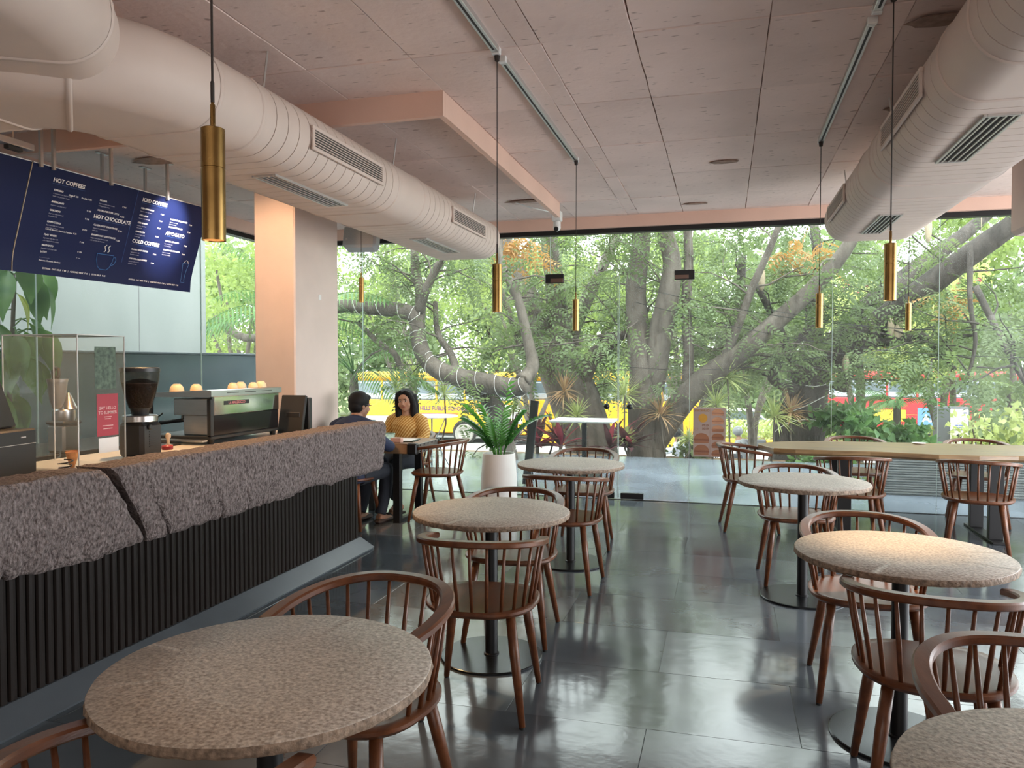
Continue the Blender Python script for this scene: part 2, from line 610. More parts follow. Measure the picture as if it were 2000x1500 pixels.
for x0, x1 in ((-5.28, -4.21), (-4.21, -1.9), (-.37, 1.05), (1.05, 2.03), (2.03, 3.6), (3.6, 4.9)):
    pane_y(x0, x1, .004, 2.93)
pane_y(-1.9, -.37, 2.47, 2.93)
for k, (x0, x1, hx, kx) in enumerate(((-1.9, -1.13, -1.9, -1.25), (-1.13, -.37, -.37, -1.0))):
    d = struct(MB().bbox(x0 + .004, x1 - .004, YG - .006, YG + .006, .02, 2.46, .002).build('door_%d' % (k + 1), M['glass']))
    MB().box(x0 + .004 if k else x1 - .009, x0 + .009 if k else x1 - .004, YG - .0065, YG + .0065, .02, 2.46).build('edge_seal', M['glass_edge'], d)
    s = 1 if k == 0 else -1
    for z0, z1, nm in ((2.40, 2.50, 'top_patch'), (.012, .075, 'floor_patch')):
        a, b = sorted((hx - s * .05, hx + s * .16)) if nm == 'top_patch' else sorted((hx + s * .48, hx + s * .73))
        MB().bbox(a, b, YG - .022, YG + .022, z0, z1, .004).build(nm, M['black_metal'], d)
    a, b = sorted((hx + s * .01, hx + s * .155))
    MB().bbox(a, b, YG - .024, YG + .024, 2.405, 2.45, .003).build('patch_cover', M['patch_cover'], d)
    kb = MB().ball((kx, YG - .05, 1.03), .034, 14, 10).tube([(kx, YG - .05, 1.03), (kx, YG + .05, 1.03)], .012, 8).build('door_knob', M['black_metal'], d, smooth=True)
# side glass
for y0, y1 in ((1.4, 3.35), (3.35, 4.9), (4.9, 6.9), (6.9, YG - .01)):
    wi += 1
    o = struct(MB().box(XL - .006, XL + .006, y0 + .003, y1 - .003, .004, 2.93).build('window_%d' % wi, M['glass_left']))
    MB().box(XL - .0065, XL + .0065, y0 + .001, y0 + .007, .004, 2.93).build('edge_seal', M['glass_edge'], o)
# threshold strip
struct(MB().bbox(-5.3, 4.9, YG - .018, YG + .018, -.004, .005, .002).build('trim_11', M['base_metal']))

# ------------------------------------------------------------------ air ducts


def rrect(w, h, r, n=7):
    o = []
    for cx, cz, a0 in ((w / 2 - r, h / 2 - r, 0), (-w / 2 + r, h / 2 - r, 90), (-w / 2 + r, -h / 2 + r, 180), (w / 2 - r, -h / 2 + r, 270)):
        for k in range(n + 1):
            a = math.radians(a0 + 90 * k / n)
            o.append((cx + r * math.cos(a), cz + r * math.sin(a)))
    return o


DW, DH, DR = .76, .37, .178


def ring_at(p, t, grow=0.0):
    """duct cross-section at point p, direction t (in plan)"""
    t = Vector((t[0], t[1], 0)).normalized()
    s = Vector((t.y, -t.x, 0))
    return [tuple(Vector(p) + s * x + Vector((0, 0, z))) for x, z in rrect(DW + grow * 2, DH + grow * 2, DR + grow)]


def straight(x, z, y0, y1, ribbed, name, parent):
    ys_ = [y0]
    gl = []
    if ribbed:
        n = max(1, round((y1 - y0) / .105))
        gl = [y0 + (y1 - y0) * k / n for k in range(1, n)]
    rings = [ring_at((x, y0, z), (0, 1, 0))]
    for g in gl:
        for dy, gr in ((-.006, 0), (-.003, .0), (-.003, -.016), (.003, -.016), (.003, .0), (.006, 0)):
            rings.append(ring_at((x, g + dy, z), (0, 1, 0), gr))
    rings.append(ring_at((x, y1, z), (0, 1, 0)))
    return MB().loft(rings).build(name, M['duct'], parent, smooth=28)


def band(p, t, parent, name='seam_band', w=.012, grow=.006):
    t = Vector((t[0], t[1], 0)).normalized()
    p = Vector(p)
    o = MB().loft([ring_at(p - t * w, t, 0.0005), ring_at(p - t * w * .5, t, grow), ring_at(p + t * w * .5, t, grow), ring_at(p + t * w, t, 0.0005)], caps=False).build(name, M['duct'], parent, smooth=True)
    return o


def side_vent(parent, x, sgn, y0, y1, z, h=.13):
    """slotted grille on the curved side; sgn is the side it faces"""
    v = MB()
    t = .014
    v.bbox(min(x, x + sgn * t), max(x, x + sgn * t), y0, y1, z - h / 2, z - h / 2 + .02, .002)
    v.bbox(min(x, x + sgn * t), max(x, x + sgn * t), y0, y1, z + h / 2 - .02, z + h / 2, .002)
    v.bbox(min(x, x + sgn * t), max(x, x + sgn * t), y0, y0 + .02, z - h / 2 + .02, z + h / 2 - .02, .002)
    v.bbox(min(x, x + sgn * t), max(x, x + sgn * t), y1 - .02, y1, z - h / 2 + .02, z + h / 2 - .02, .002)
    g = v.build('vent_grille', M['duct'], parent)
    MB().box(min(x, x + sgn * .004), max(x, x + sgn * .004), y0 + .015, y1 - .015, z - h / 2 + .015, z + h / 2 - .015).build('vent_void', M['duct_dark'], g)
    for k in range(6):
        zz = z - h / 2 + .03 + (h - .06) * k / 5
        MB().box(min(x + sgn * .004, x + sgn * .012), max(x + sgn * .004, x + sgn * .012), y0 + .02, y1 - .02, zz - .002, zz + .002).build('slat', M['duct'], g)


def bottom_vent(parent, z, x0, x1, y0, y1):
    v = MB()
    for a in ((x0, x0 + .014, y0, y1), (x1 - .014, x1, y0, y1), (x0 + .014, x1 - .014, y0, y0 + .014), (x0 + .014, x1 - .014, y1 - .014, y1)):
        v.bbox(a[0], a[1], a[2], a[3], z - .014, z, .002)
    g = v.build('floor_grille', M['vent_frame'], parent)
    MB().box(x0 + .012, x1 - .012, y0 + .012, y1 - .012, z - .004, z).build('vent_void', M['duct_dark'], g)
    for k in range(4):
        xx = x0 + .03 + (x1 - x0 - .06) * k / 3
        MB().box(xx - .004, xx + .004, y0 + .014, y1 - .014, z - .012, z - .004).build('slat', M['vent_frame'], g)


DZ = 2.72
XLc = -2.14 - DW / 2
dl = thing('air_duct', 'long pink flat-oval air duct with elbows above the counter, left of the pendants', 'duct', (XLc, 5, DZ))


def loc_parent(o, parent):
    o.location = Vector(o.location) - Vector(parent.location)


def duct_part(o, root):
    o.location = -Vector(root.location)
    return o


kids = []
segs = [(2.95, 3.27, False), (3.27, 4.86, True), (4.86, 5.32, False), (5.32, 7.28, True)]
for y0, y1, rb in segs:
    straight(XLc, DZ, y0, y1, rb, 'ribbed_section' if rb else 'plain_section', dl)
for y in (2.95, 3.27, 4.86, 5.32):
    band((XLc, y, DZ), (0, 1, 0), dl)
# closed end
MB().loft([ring_at((XLc, 7.28, DZ), (0, 1)), ring_at((XLc, 7.30, DZ), (0, 1), -.012)]).build('end_cap', M['duct'], dl, smooth=30)


def elbow(cx, cy, R, a0, a1, nseg, parent, z=DZ):
    """gored elbow; angles in degrees about (cx,cy)"""
    for k in range(nseg):
        b0, b1 = math.radians(a0 + (a1 - a0) * k / nseg), math.radians(a0 + (a1 - a0) * (k + 1) / nseg)
        sg = 1 if a1 > a0 else -1
        rr_ = []
        for i in range(5):
            b = b0 + (b1 - b0) * i / 4
            rr_.append(ring_at((cx + R * math.cos(b), cy + R * math.sin(b), z), (-math.sin(b) * sg, math.cos(b) * sg)))
        MB().loft(rr_).build('elbow_gore', M['duct'], parent, smooth=40)
        band((cx + R * math.cos(b1), cy + R * math.sin(b1), z), (-math.sin(b1) * sg, math.cos(b1) * sg), parent)


# main branch turns to the trunk that leaves to the left
elbow(XLc - .45, 2.95, .45, 0, -90, 2, dl)
# trunk
rings = [ring_at((x, 2.5, DZ + .004), (-1, 0), .004) for x in (-2.98, -3.6, -5.2)]
MB().loft(rings).build('trunk_section', M['duct'], dl, smooth=40)
# near branch coming from over the viewer's left shoulder
elbow(-3.12, 1.8, .72, 0, 90, 3, dl, DZ + .05)
MB().loft([ring_at((-2.40, -2.5, DZ + .05), (0, 1)), ring_at((-2.40, 1.8, DZ + .05), (0, 1))]).build('plain_section', M['duct'], dl, smooth=40)
band((-2.40, 1.8, DZ + .05), (0, 1), dl)
band((-2.40, 1.72, DZ + .05), (0, 1), dl)
for y0, y1 in ((3.70, 4.58), (5.90, 6.78)):
    side_vent(dl, -2.140, 1, y0, y1, DZ - .01)
    bottom_vent(dl, DZ - DH / 2 + .003, -2.52, -2.37, y0 + .02, y1 - .02)
for y in (3.5, 5.1, 6.9):
    MB().tube([(XLc + .22, y, DZ + .17), (XLc + .25, y, ZC + .005)], .006, 6).build('hanger_rod', M['vent_frame'], dl)
for o in list(dl.children):
    duct_part(o, dl)

XRc = .81 + DW / 2
drr = thing('air_duct', 'pink ribbed flat-oval air duct at the right with two floor grilles', 'duct', (XRc, 4, DZ))
for y0, y1, rb in ((-2.5, 1.2, False), (1.2, 3.05, True), (3.05, 3.45, False), (3.45, 4.95, True), (4.95, 5.35, False), (5.35, 7.08, True)):
    straight(XRc, DZ, y0, y1, rb, 'ribbed_section' if rb else 'plain_section', drr)
for y in (1.2, 3.05, 3.45, 4.95, 5.35):
    band((XRc, y, DZ), (0, 1, 0), drr)
MB().loft([ring_at((XRc, 7.08, DZ), (0, 1)), ring_at((XRc, 7.10, DZ), (0, 1), -.012)]).build('end_cap', M['duct'], drr, smooth=30)
for y0, y1 in ((3.68, 4.56), (5.90, 6.80)):
    side_vent(drr, .810, -1, y0, y1, DZ - .01)
    bottom_vent(drr, DZ - DH / 2 + .003, 1.03, 1.18, y0 - .05, y1 - .15)
for y in (3.2, 5.1, 6.9):
    MB().tube([(XRc - .22, y, DZ + .17), (XRc - .25, y, ZC + .005)], .006, 6).build('hanger_rod', M['vent_frame'], drr)
for o in list(drr.children):
    duct_part(o, drr)

# ------------------------------------------------------------------ light tracks


def track(name, x, ya, yb, label):
    t = thing(name, label, 'track', (x, ya, ZC), 0, 'ceiling light tracks')
    L = yb - ya
    MB().bbox(-.02, .02, 0, L, -.028, .008, .003).build('housing', M['vent_frame'], t)
    MB().box(-.006, .006, .03, L - .03, -.0285, -.027).build('slot', M['duct_dark'], t)
    MB().bbox(-.022, .022, L, L + .03, -.034, .008, .003).build('end_cap', M['white_plastic'], t)
    MB().bbox(-.022, .022, -.03, 0, -.034, .008, .003).build('end_cap', M['white_plastic'], t)
    return t


track('light_track', -1.13, .8, 3.76, 'aluminium light track on ceiling, left row, nearer of the two')
track('light_track', -1.13, 3.90, 5.92, 'aluminium light track on ceiling, left row, farther of the two')
track('light_track', .645, .8, 3.78, 'aluminium light track on ceiling, right row, nearer of the two')
track('light_track', .645, 3.92, 5.88, 'aluminium light track on ceiling, right row, farther of the two')


def pendant(x, y, zb, label, power, ztop=ZC - .03, s=1.0):
    p = thing('pendant_lamp', label, 'pendant lamp', (x, y, zb), 0, 'brass cylinder pendants')
    r = .0255 * s
    h = .245 * s
    MB().lathe([(r - .003, .012), (r, 0), (r, .001), (r, h * .63), (r - .0012, h * .633), (r - .0012, h * .643), (r, h * .646), (r, h - .002), (r - .004, h), (.006, h), (.006, h - .004)], 28, caps=False).build('shade', M['brass'], p, smooth=35)
    MB().lathe([(r - .003, .002), (r - .004, .05), (.002, .052)], 24, caps=False).build('inner_reflector', M['brass_in'], p, smooth=40)
    MB().lathe([(.0135, .045), (.0135, .032), (.002, .030)], 16, caps=False).build('bulb', M['bulb'] if power else M['white_plastic'], p, smooth=40)
    MB().lathe([(.0055, h - .003), (.0055, h + .05), (.0035, h + .054), (.0035, h + .058)], 10).build('stem', M['brass'], p, smooth=40)
    MB().lathe([(.0042, h + .056), (.0042, h + .10), (.0026, h + .103)], 8).build('cord_grip', M['cord'], p)
    MB().tube([(0, 0, h + .1), (0, 0, ztop - zb)], .0026, 6).build('cord', M['cord'], p)
    MB().lathe([(.012, ztop - zb - .03), (.016, ztop - zb), (.016, ztop - zb + .006)], 12).build('canopy', M['cord'] if ztop < ZC - .02 else M['white_plastic'], p)
    if power:
        d = bpy.data.lights.new('pendant_glow', 'SPOT')
        d.energy = power
        d.color = (1.0, .66, .34)
        d.spot_size = math.radians(56)
        d.spot_blend = 1.0
        d.shadow_soft_size = .02
        o = bpy.data.objects.new('pendant_glow', d)
        C.objects.link(o)
        o.parent = p
        o.location = (0, 0, .026)
    return p


M['bulb'] = mat('lit_bulb', (1, .8, .5), .5, emit=(1, .72, .4), estr=12)
pendant(-1.085, 1.46, 1.77, 'large-looking brass cylinder pendant hanging in front of the menu board', 3)
pendant(-1.13, 3.79, 1.765, 'brass pendant over second left table, in front of window, below the track joint', 2)
pendant(-1.125, 5.92, 1.755, 'brass pendant hanging from the far end of the left track', 2)
pendant(.645, 5.88, 1.755, 'brass pendant hanging from the far end of the right track', 3)
pendant(.68, 3.62, 1.77, 'brass pendant with lit bottom over the warm-lit right table', 60)
pendant(1.56, 7.50, 1.79, 'small brass pendant over the long communal table, behind right duct', 4, ztop=ZC)
pendant(-3.45, 6.9, 2.10, 'small brass pendant beside the column, over the couple', 6, ztop=ZC)

# small fittings ----------------------------------------------------
sp = thing('wall_speaker', 'grey box loudspeaker tilted under the ceiling behind the column', 'speaker', (-3.52, 7.05, 2.74), math.radians(8))
o = MB().bbox(-.17, .17, -.09, .09, -.11, .11, .03).build('cabinet', M['grey_plastic'], sp, smooth=30)
MB().bbox(-.155, .155, -.096, -.088, -.095, .095, .004).build('front_cloth', mat('speaker_cloth', (.36, .37, .38), .9, bump=.4, bscale=200), sp)
MB().lathe([(.012, 0), (.012, .004), (.006, .006)], 14).xf(Matrix.Translation((-.12, -.096, -.04)) @ Matrix.Rotation(PI / 2, 4, 'X')).build('badge', M['vent_frame'], sp)
MB().tube([(0, .05, .1), (0, .05, ZC - 2.74)], .012, 8).bbox(-.06, .06, 0, .1, ZC - 2.74 - .012, ZC - 2.74 + .004, .003).build('bracket', M['white_plastic'], sp)
sp.rotation_euler = (math.radians(-16), 0, math.radians(8))

cc = thing('security_camera', 'white security camera hanging under the ceiling near the glass', 'camera', (-1.72, 7.98, ZC))
MB().bbox(-.05, .05, -.05, .05, -.10, .004, .008).build('junction_box', M['white_plastic'], cc)
MB().lathe([(.02, -.098), (.038, -.105), (.04, -.13), (.04, -.15)], 18).build('collar', M['white_plastic'], cc, smooth=40)
MB().ball((0, -.005, -.165), .041, 18, 12).build('eyeball', M['white_plastic'], cc, smooth=True)
MB().lathe([(.024, 0), (.024, .012), (.018, .014)], 16).xf(Matrix.Translation((.0, -.036, -.183)) @ Matrix.Rotation(math.radians(118), 4, 'X')).build('lens', M['black_plastic'], cc, smooth=40)
cb = MB().tube([(-2.02, 7.35, ZC - .006), (-1.9, 7.5, ZC - .035), (-1.8, 7.8, ZC - .02), (-1.74, 7.96, ZC - .02)], .006, 6)
tag(cb.build('camera_cable', M['white_plastic']), 'thin white cable running along the ceiling to the security camera', 'cable')
# ================================================================== chairs and tables
def seat_outline(k=1.0, n=40):
    o = []
    for i in range(n):
        a = 2 * PI * i / n
        c, s = math.cos(a), math.sin(a)
        e = 2 / 2.9
        x = .25 * math.copysign(abs(c) ** e, c)
        y = .237 * math.copysign(abs(s) ** (e if s > 0 else .85), s)
        if y < 0:
            x *= 1 - .10 * (-y / .237) ** 1.5
        o.append((x * k, y * k))
    return o


RAIL = []


def rail_path():
    pts = []
    a, b, y0 = .268, .315, .04
    arm = .145
    zf = lambda y: .70 + .062 * max(0, (arm - y) / (arm + b - y0)) ** .9
    for t in range(4):
        y = arm - (arm - y0) * t / 4
        pts.append(Vector((-a + .012 * (1 - t / 4), y, zf(y))))
    for t in range(33):
        ph = PI - PI * t / 32
        c, s = math.cos(ph), math.sin(ph)
        e = 2 / 2.35
        x = a * math.copysign(abs(c) ** e, c)
        y = y0 - b * abs(s) ** e
        pts.append(Vector((x, y, zf(y))))
    for t in range(3, -1, -1):
        y = arm - (arm - y0) * t / 4
        pts.append(Vector((a - .012 * (1 - t / 4), y, zf(y))))
    return pts


def make_chair():
    ch = thing('dining_chair', 'x', 'chair', (0, 0, 0), 0, 'spindle-back wooden chairs')
    rings = []
    for k, z in ((.0, .462), (.55, .4615), (.85, .465), (.97, .468), (1.0, .463), (1.0, .452), (.95, .438), (.80, .430)):
        rings.append([(x, y, z) for x, y in seat_outline(max(k, .02))])
    MB().loft(rings[::-1]).build('seat', M['wood'], ch, smooth=40)
    rp = rail_path()
    MB().bar(rp, .046, .027).build('back_rail', M['wood'], ch, smooth=35)
    # arc-length positions for the spindles
    L = [0]
    for a, b in zip(rp, rp[1:]):
        L.append(L[-1] + (b - a).length)
    ns = 15
    for k in range(ns):
        s = L[-1] * (.055 + .89 * k / (ns - 1))
        i = max(j for j in range(len(L)) if L[j] <= s)
        i = min(i, len(rp) - 2)
        p = rp[i].lerp(rp[i + 1], (s - L[i]) / (L[i + 1] - L[i]))
        d = Vector((p.x, p.y * .93 - .0, 0))
        q = Vector((p.x * .83, p.y * .80 - (.0 if p.y > -.1 else .0), .455))
        p = p - Vector((0, 0, .008))
        MB().tube([q, q.lerp(p, .45), p], [.0072, .0085, .0062], 8).build('spindle', M['wood'], ch, smooth=True)
    for sx in (-1, 1):
        for (tx, ty, fx, fy) in ((.165, .15, .222, .222), (.15, -.15, .215, -.24)):
            a = Vector((sx * tx, ty, .442))
            b = Vector((sx * fx, fy, .008))
            lg = MB().tube([a, a.lerp(b, .35), b], [.0205, .0215, .0135], 12).build('leg', M['wood'], ch, smooth=True)
            MB().tube([b + Vector((0, 0, .002)), (b.x, b.y, 0)], [.0125, .0115], 10).build('foot_cap', M['rubber'], lg)
    return ch


chair = make_chair()
R = math.radians
chairs = [
    (-1.095, 2.17, 170, 'red-brown spindle chair with curved rail on the far side of the nearest left table'),
    (-1.075, 1.235, -4, 'red-brown spindle chair on the near side of the bottom-left table, mostly cut off'),
    (-1.03, 3.225, 6, 'spindle chair with its back to us at the second left table'),
    (-1.127, 4.075, 183, 'spindle chair facing us across the second left table'),
    (-1.04, 5.10, -1, 'spindle chair with its back to us at the far left round table'),
    (-1.12, 6.27, 184, 'spindle chair facing us behind the far left round table, nearest the glass door'),
    (.474, 5.61, 185, 'spindle chair facing us behind the farther of the two right round tables'),
    (.223, 7.276, -84, 'spindle chair seen side-on at the left end of the long communal table'),
    (1.0, 6.72, 2, 'spindle chair with its back to us at the communal table, left of two'),
    (1.90, 6.70, -15, 'spindle chair with its back to us at the communal table, right of two'),
    (1.23, 8.06, 180, 'spindle chair on the window side of the communal table, left of three'),
    (2.28, 8.06, 174, 'spindle chair on the window side of the communal table, middle of three'),
    (3.05, 8.06, 178, 'spindle chair on the window side of the communal table, rightmost, cut off'),
    (.63, 3.80, 180, 'orange-brown spindle chair facing us across the warm-lit right table'),
    (.69, 2.90, -4, 'large spindle chair with its back to us at the warm-lit right table'),
    (.74, 2.045, 183, 'spindle chair facing us behind the bottom-right corner table'),
    (-2.66, 6.92, 94, 'spindle chair seen side-on at the end of the couple\'s trunk-like table'),
    (-3.33, 6.38, 4, 'spindle chair under the person in navy, partly behind the stone counter'),
    (-3.24, 7.56, 186, 'spindle chair under the person in mustard yellow'),
]
for i, (x, y, a, lab) in enumerate(chairs):
    if i == 0:
        chair.location = (x, y, 0)
        chair.rotation_euler = (0, 0, R(a))
        chair['label'] = lab
    else:
        dup(chair, (x, y, 0), R(a), lab)


def make_table():
    t = thing('round_table', 'x', 'table', (0, 0, 0), 0, 'round granite cafe tables')
    n = 96
    rg = random.Random(11)
    jit = [rg.uniform(-1, 1) for _ in range(n)]
    jit2 = [rg.uniform(-1, 1) for _ in range(n)]

    def rim(r, z, jr, jz, jj):
        return [((r + jr * jj[i]) * math.cos(2 * PI * i / n), (r + jr * jj[i]) * math.sin(2 * PI * i / n), z + jz * jj[(i * 7) % n]) for i in range(n)]
    top = MB()
    top.loft([rim(.36, .722, 0, 0, jit), rim(.398, .724, .002, .001, jit), rim(.401, .732, .003, .001, jit2), rim(.400, .742, .0025, .001, jit), rim(.3985, .7475, .001, .0003, jit2), rim(.3955, .750, 0, 0, jit), rim(.2, .750, 0, 0, jit), rim(.002, .750, 0, 0, jit)])
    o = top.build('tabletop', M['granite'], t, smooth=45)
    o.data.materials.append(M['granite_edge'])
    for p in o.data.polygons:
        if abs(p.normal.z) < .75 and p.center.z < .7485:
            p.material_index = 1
    MB().lathe([(.09, .716), (.09, .7225)], 24).build('mounting_plate', M['black_metal'], t)
    MB().lathe([(.032, .012), (.032, .717)], 24).build('column', M['black_metal'], t, smooth=40)
    MB().lathe([(.040, .011), (.040, .018), (.033, .022)], 24).build('collar', M['black_metal'], t, smooth=40)
    MB().lathe([(.255, 0), (.26, .003), (.26, .010), (.256, .0125), (.03, .0135)], 64).build('base_plate', M['base_metal'], t, smooth=30)
    return t


tb = make_table()
for i, (x, y, lab) in enumerate([
    (-1.08, 1.65, 'nearest round grey-brown granite table at the bottom left'),
    (-1.145, 3.735, 'second round granite table in left row, in front of the potted plant'),
    (-1.112, 5.66, 'third round granite table in left row, by the glass door'),
    (.487, 5.21, 'grey round granite table in right row before the communal table'),
    (.68, 3.34, 'round granite table at right with a warm pool of lamp light'),
    (.70, 1.50, 'round granite table cut off at the bottom right corner')]):
    if i == 0:
        tb.location = (x, y, 0)
        tb['label'] = lab
    else:
        dup(tb, (x, y, 0), R(40 * i), lab)

# communal live-edge table
ct = thing('communal_table', 'long live-edge wooden communal table with black plate legs by the window', 'table', (.3, 7.1, 0))
near = [(.0, .42), (.12, .07), (.3, .02), (.6, .0), (.9, .02), (1.15, -.03), (1.4, -.10), (1.7, -.08), (2.0, -.02), (2.4, -.03), (2.9, -.06), (3.4, -.02), (3.8, 0)]
far = [(3.8, .93), (3.3, .9), (2.7, .94), (2.1, .9), (1.5, .93), (1.0, .88), (.6, .86), (.35, .78), (.12, .62)]
out = near + far
m = MB()
low = [(x + (.0 if k < len(near) else 0), y + (.025 if k < len(near) else -.025)) for k, (x, y) in enumerate(out)]
m.loft([[(x, y, .695) for x, y in low], [(x, y, .715) for x, y in out], [(x, y, .744) for x, y in out], [(x + (.004 if y < .5 else 0), y + (.006 if y < .45 else -.006), .750) for x, y in out]])
m.build('tabletop', M['live_edge'], ct)
for xx in (.72, 1.9, 3.2):
    for yy in (.18, .70):
        MB().bbox(xx - .055, xx + .055, yy - .03, yy + .03, .02, .70, .004).build('leg', M['black_metal'], ct)
    MB().bbox(xx - .055, xx + .055, .05, .86, 0, .022, .004).build('foot_bar', M['black_metal'], ct)
    MB().bbox(xx - .06, xx + .06, .08, .82, .684, .697, .003).build('top_plate', M['black_metal'], ct)
sc = MB().lathe([(.035, 0), (.055, .006), (.058, .012), (.052, .012), (.03, .006), (.002, .006)], 20)
tag(sc.build('saucer', M['white_plastic'], loc=(1.75, 7.9, .75), smooth=40), 'small white saucer on the far edge of the communal table', 'saucer')

# the couple's trunk-like table
lt = thing('square_table', 'square wooden table with riveted grey band and black corner brackets', 'table', (-3.6, 6.60, 0))
MB().bbox(.02, .83, .02, .61, .655, .752, .003).build('tabletop', M['tan_wood'], lt)
for nm, a in (('edge_band', (.828, .846, .06, .57, .66, .748)), ('edge_band', (0, .022, .06, .57, .66, .748))):
    MB().bbox(*a, .003).build(nm, M['band'], lt)
for (x0, x1, y0, y1) in ((.75, .85, 0, .07), (.75, .85, .56, .63), (0, .1, 0, .07), (0, .1, .56, .63)):
    MB().bbox(x0, x1, y0, y1, .652, .755, .012).build('corner_bracket', M['black_metal'], lt, smooth=30)
for k in range(5):
    for zz in (.675, .735):
        MB().ball((.847, .1 + .1 * k, zz), .008, 8, 6).build('rivet', M['black_metal'], lt, smooth=True)
for xx in (.09, .60):
    for yy in (.03, .55):
        MB().bbox(xx, xx + .07, yy, yy + .06, .0, .655, .003).build('leg', M['black_metal'], lt)
MB().bbox(.61, .66, .09, .55, .0, .03, .003).build('foot_rail', M['black_metal'], lt)

tr = thing('serving_tray', 'dark tray lined with white paper on the couple\'s table', 'tray', (-3.05, 6.86, .752), R(6))
MB().bbox(-.19, .19, -.13, .13, 0, .012, .005).build('rim', mat('dark_green_tray', (.015, .03, .022), .4), tr)
MB().bbox(-.17, .17, -.11, .11, .012, .0135, .0005).build('paper_liner', M['paper'], tr)
bx = MB().bbox(-.055, .055, -.03, .03, 0, .045, .006)
tag(bx.build('snack_box', mat('pink_card', (.52, .33, .27), .7), loc=(-2.99, 6.70, .752)), 'small pink cardboard box on the couple\'s table', 'box')
gl = thing('glass_tub', 'clear green-rimmed tub on the tray', 'tub', (-3.14, 6.88, .766))
MB().lathe([(.042, 0), (.048, .05), (.046, .05), (.040, .003), (.002, .003)], 22, caps=False).build('wall', glassmat('tub_glass', (.85, .93, .88), .2), gl, smooth=40)
MB().lathe([(.05, .048), (.05, .056), (.045, .056), (.045, .048)], 22, caps=False).build('rim', mat('tub_rim', (.2, .3, .22), .4), gl)

# ZZ plant in a white pot
pt = thing('potted_plant', 'glossy green plant in a tapered white pot beside the glass', 'plant', (-2.36, 7.98, 0))
MB().lathe([(.185, 0), (.20, .01), (.192, .3), (.175, .525), (.170, .53), (.163, .525), (.16, .49), (.002, .485)], 40).build('pot', M['pot'], pt, smooth=40)
MB().lathe([(.139, .488), (.10, .495), (.002, .5)], 20).build('soil', M['soil'], pt)
M['zz'] = leafmat('zz_leaf', (.035, .13, .03), (.075, .24, .05), 12, tr=.2, rough=.22)
M['zz2'] = leafmat('zz_leaf_light', (.09, .27, .05), (.16, .40, .08), 12, tr=.25, rough=.25)
rg = random.Random(5)


def leaf_poly(L, w, droop=.2, n=5):
    """a pointed leaf along +x, folded along the midrib: verts, quads"""
    vs, fs = [], []
    for k in range(n + 1):
        t = k / n
        ww = w * (math.sin(PI * min(1, t * 1.05) ** .8) if 0 < t < 1 else .02)
        x = L * t
        z = -droop * L * t * t
        vs += [(x, -ww, z + ww * .35), (x, 0, z), (x, ww, z + ww * .35)]
    for k in range(n):
        a = 3 * k
        fs += [(a, a + 1, a + 4, a + 3), (a + 1, a + 2, a + 5, a + 4)]
    return vs, fs


def aim(d, roll=0):
    d = Vector(d).normalized()
    q = d.to_track_quat('X', 'Z')
    return q.to_matrix().to_4x4() @ Matrix.Rotation(roll, 4, 'X')


for k, (ang, tilt, L, light) in enumerate(((200, 22, .60, 1), (350, 36, .66, 0), (80, 10, .78, 1), (150, 16, .55, 1), (270, 20, .45, 1), (20, 18, .5, 0), (110, 34, .42, 0), (240, 34, .4, 0), (300, 10, .5, 1), (185, 30, .5, 0))):
    a, t = R(ang), R(tilt)
    base = Vector((.05 * math.cos(a), .05 * math.sin(a), .49))
    mb = MB()
    pts = []
    for s in range(15):
        u = s / 14
        tt = t * (.4 + .9 * u)
        pts.append(base + Vector((math.cos(a) * math.sin(tt), math.sin(a) * math.sin(tt), math.cos(tt))) * (L * u))
    mb.tube(pts, [.009 * (1 - .8 * s / 14) for s in range(15)], 6)
    for s in range(3, 15):
        d = (pts[s] - pts[s - 1]).normalized()
        side = d.cross(Vector((math.cos(a), math.sin(a), .3))).normalized()
        for sg in (-1, 1):
            vs, fs = leaf_poly(.125, .026, .15)
            Mx = Matrix.Translation(pts[s]) @ aim(d * .75 + side * sg * .8, sg * .5)
            mb.add([Mx @ Vector(v) for v in vs], fs)
    mb.build('frond', M['zz2' if light else 'zz'], pt, smooth=True)
# ================================================================== counter
cn = thing('service_counter', 'long service counter with dark vertical battens and slate skirting under the stone slab', 'counter', (-2.87, 5.66, 0))
MB().box(-.75, -.03, -4.9, -.005, .0, .93).build('core', M['counter_core'], cn)
MB().bbox(-.75, .175, -4.9, -.2, .93, .965, .004).build('worktop', M['worktop'], cn)
MB().loft([[(-.02, y, .0), (.13, y, 0), (.135, y, .012), (.012, y, .085), (-.02, y, .085)] for y in (-4.9, .02)]).build('skirting', M['plinth'], cn)
bm_ = MB().loft([[(-.03, -.0195, z), (-.006, -.0195, z), (.004, -.014, z), (.006, 0, z), (.004, .014, z), (-.006, .0195, z), (-.03, .0195, z)] for z in (.086, .93)]).mesh('batten', M['batten'])
for k in range(104):
    o = bpy.data.objects.new('batten', bm_)
    C.objects.link(o)
    o.parent = cn
    o.location = (0, -.03 - .0465 * k, 0)


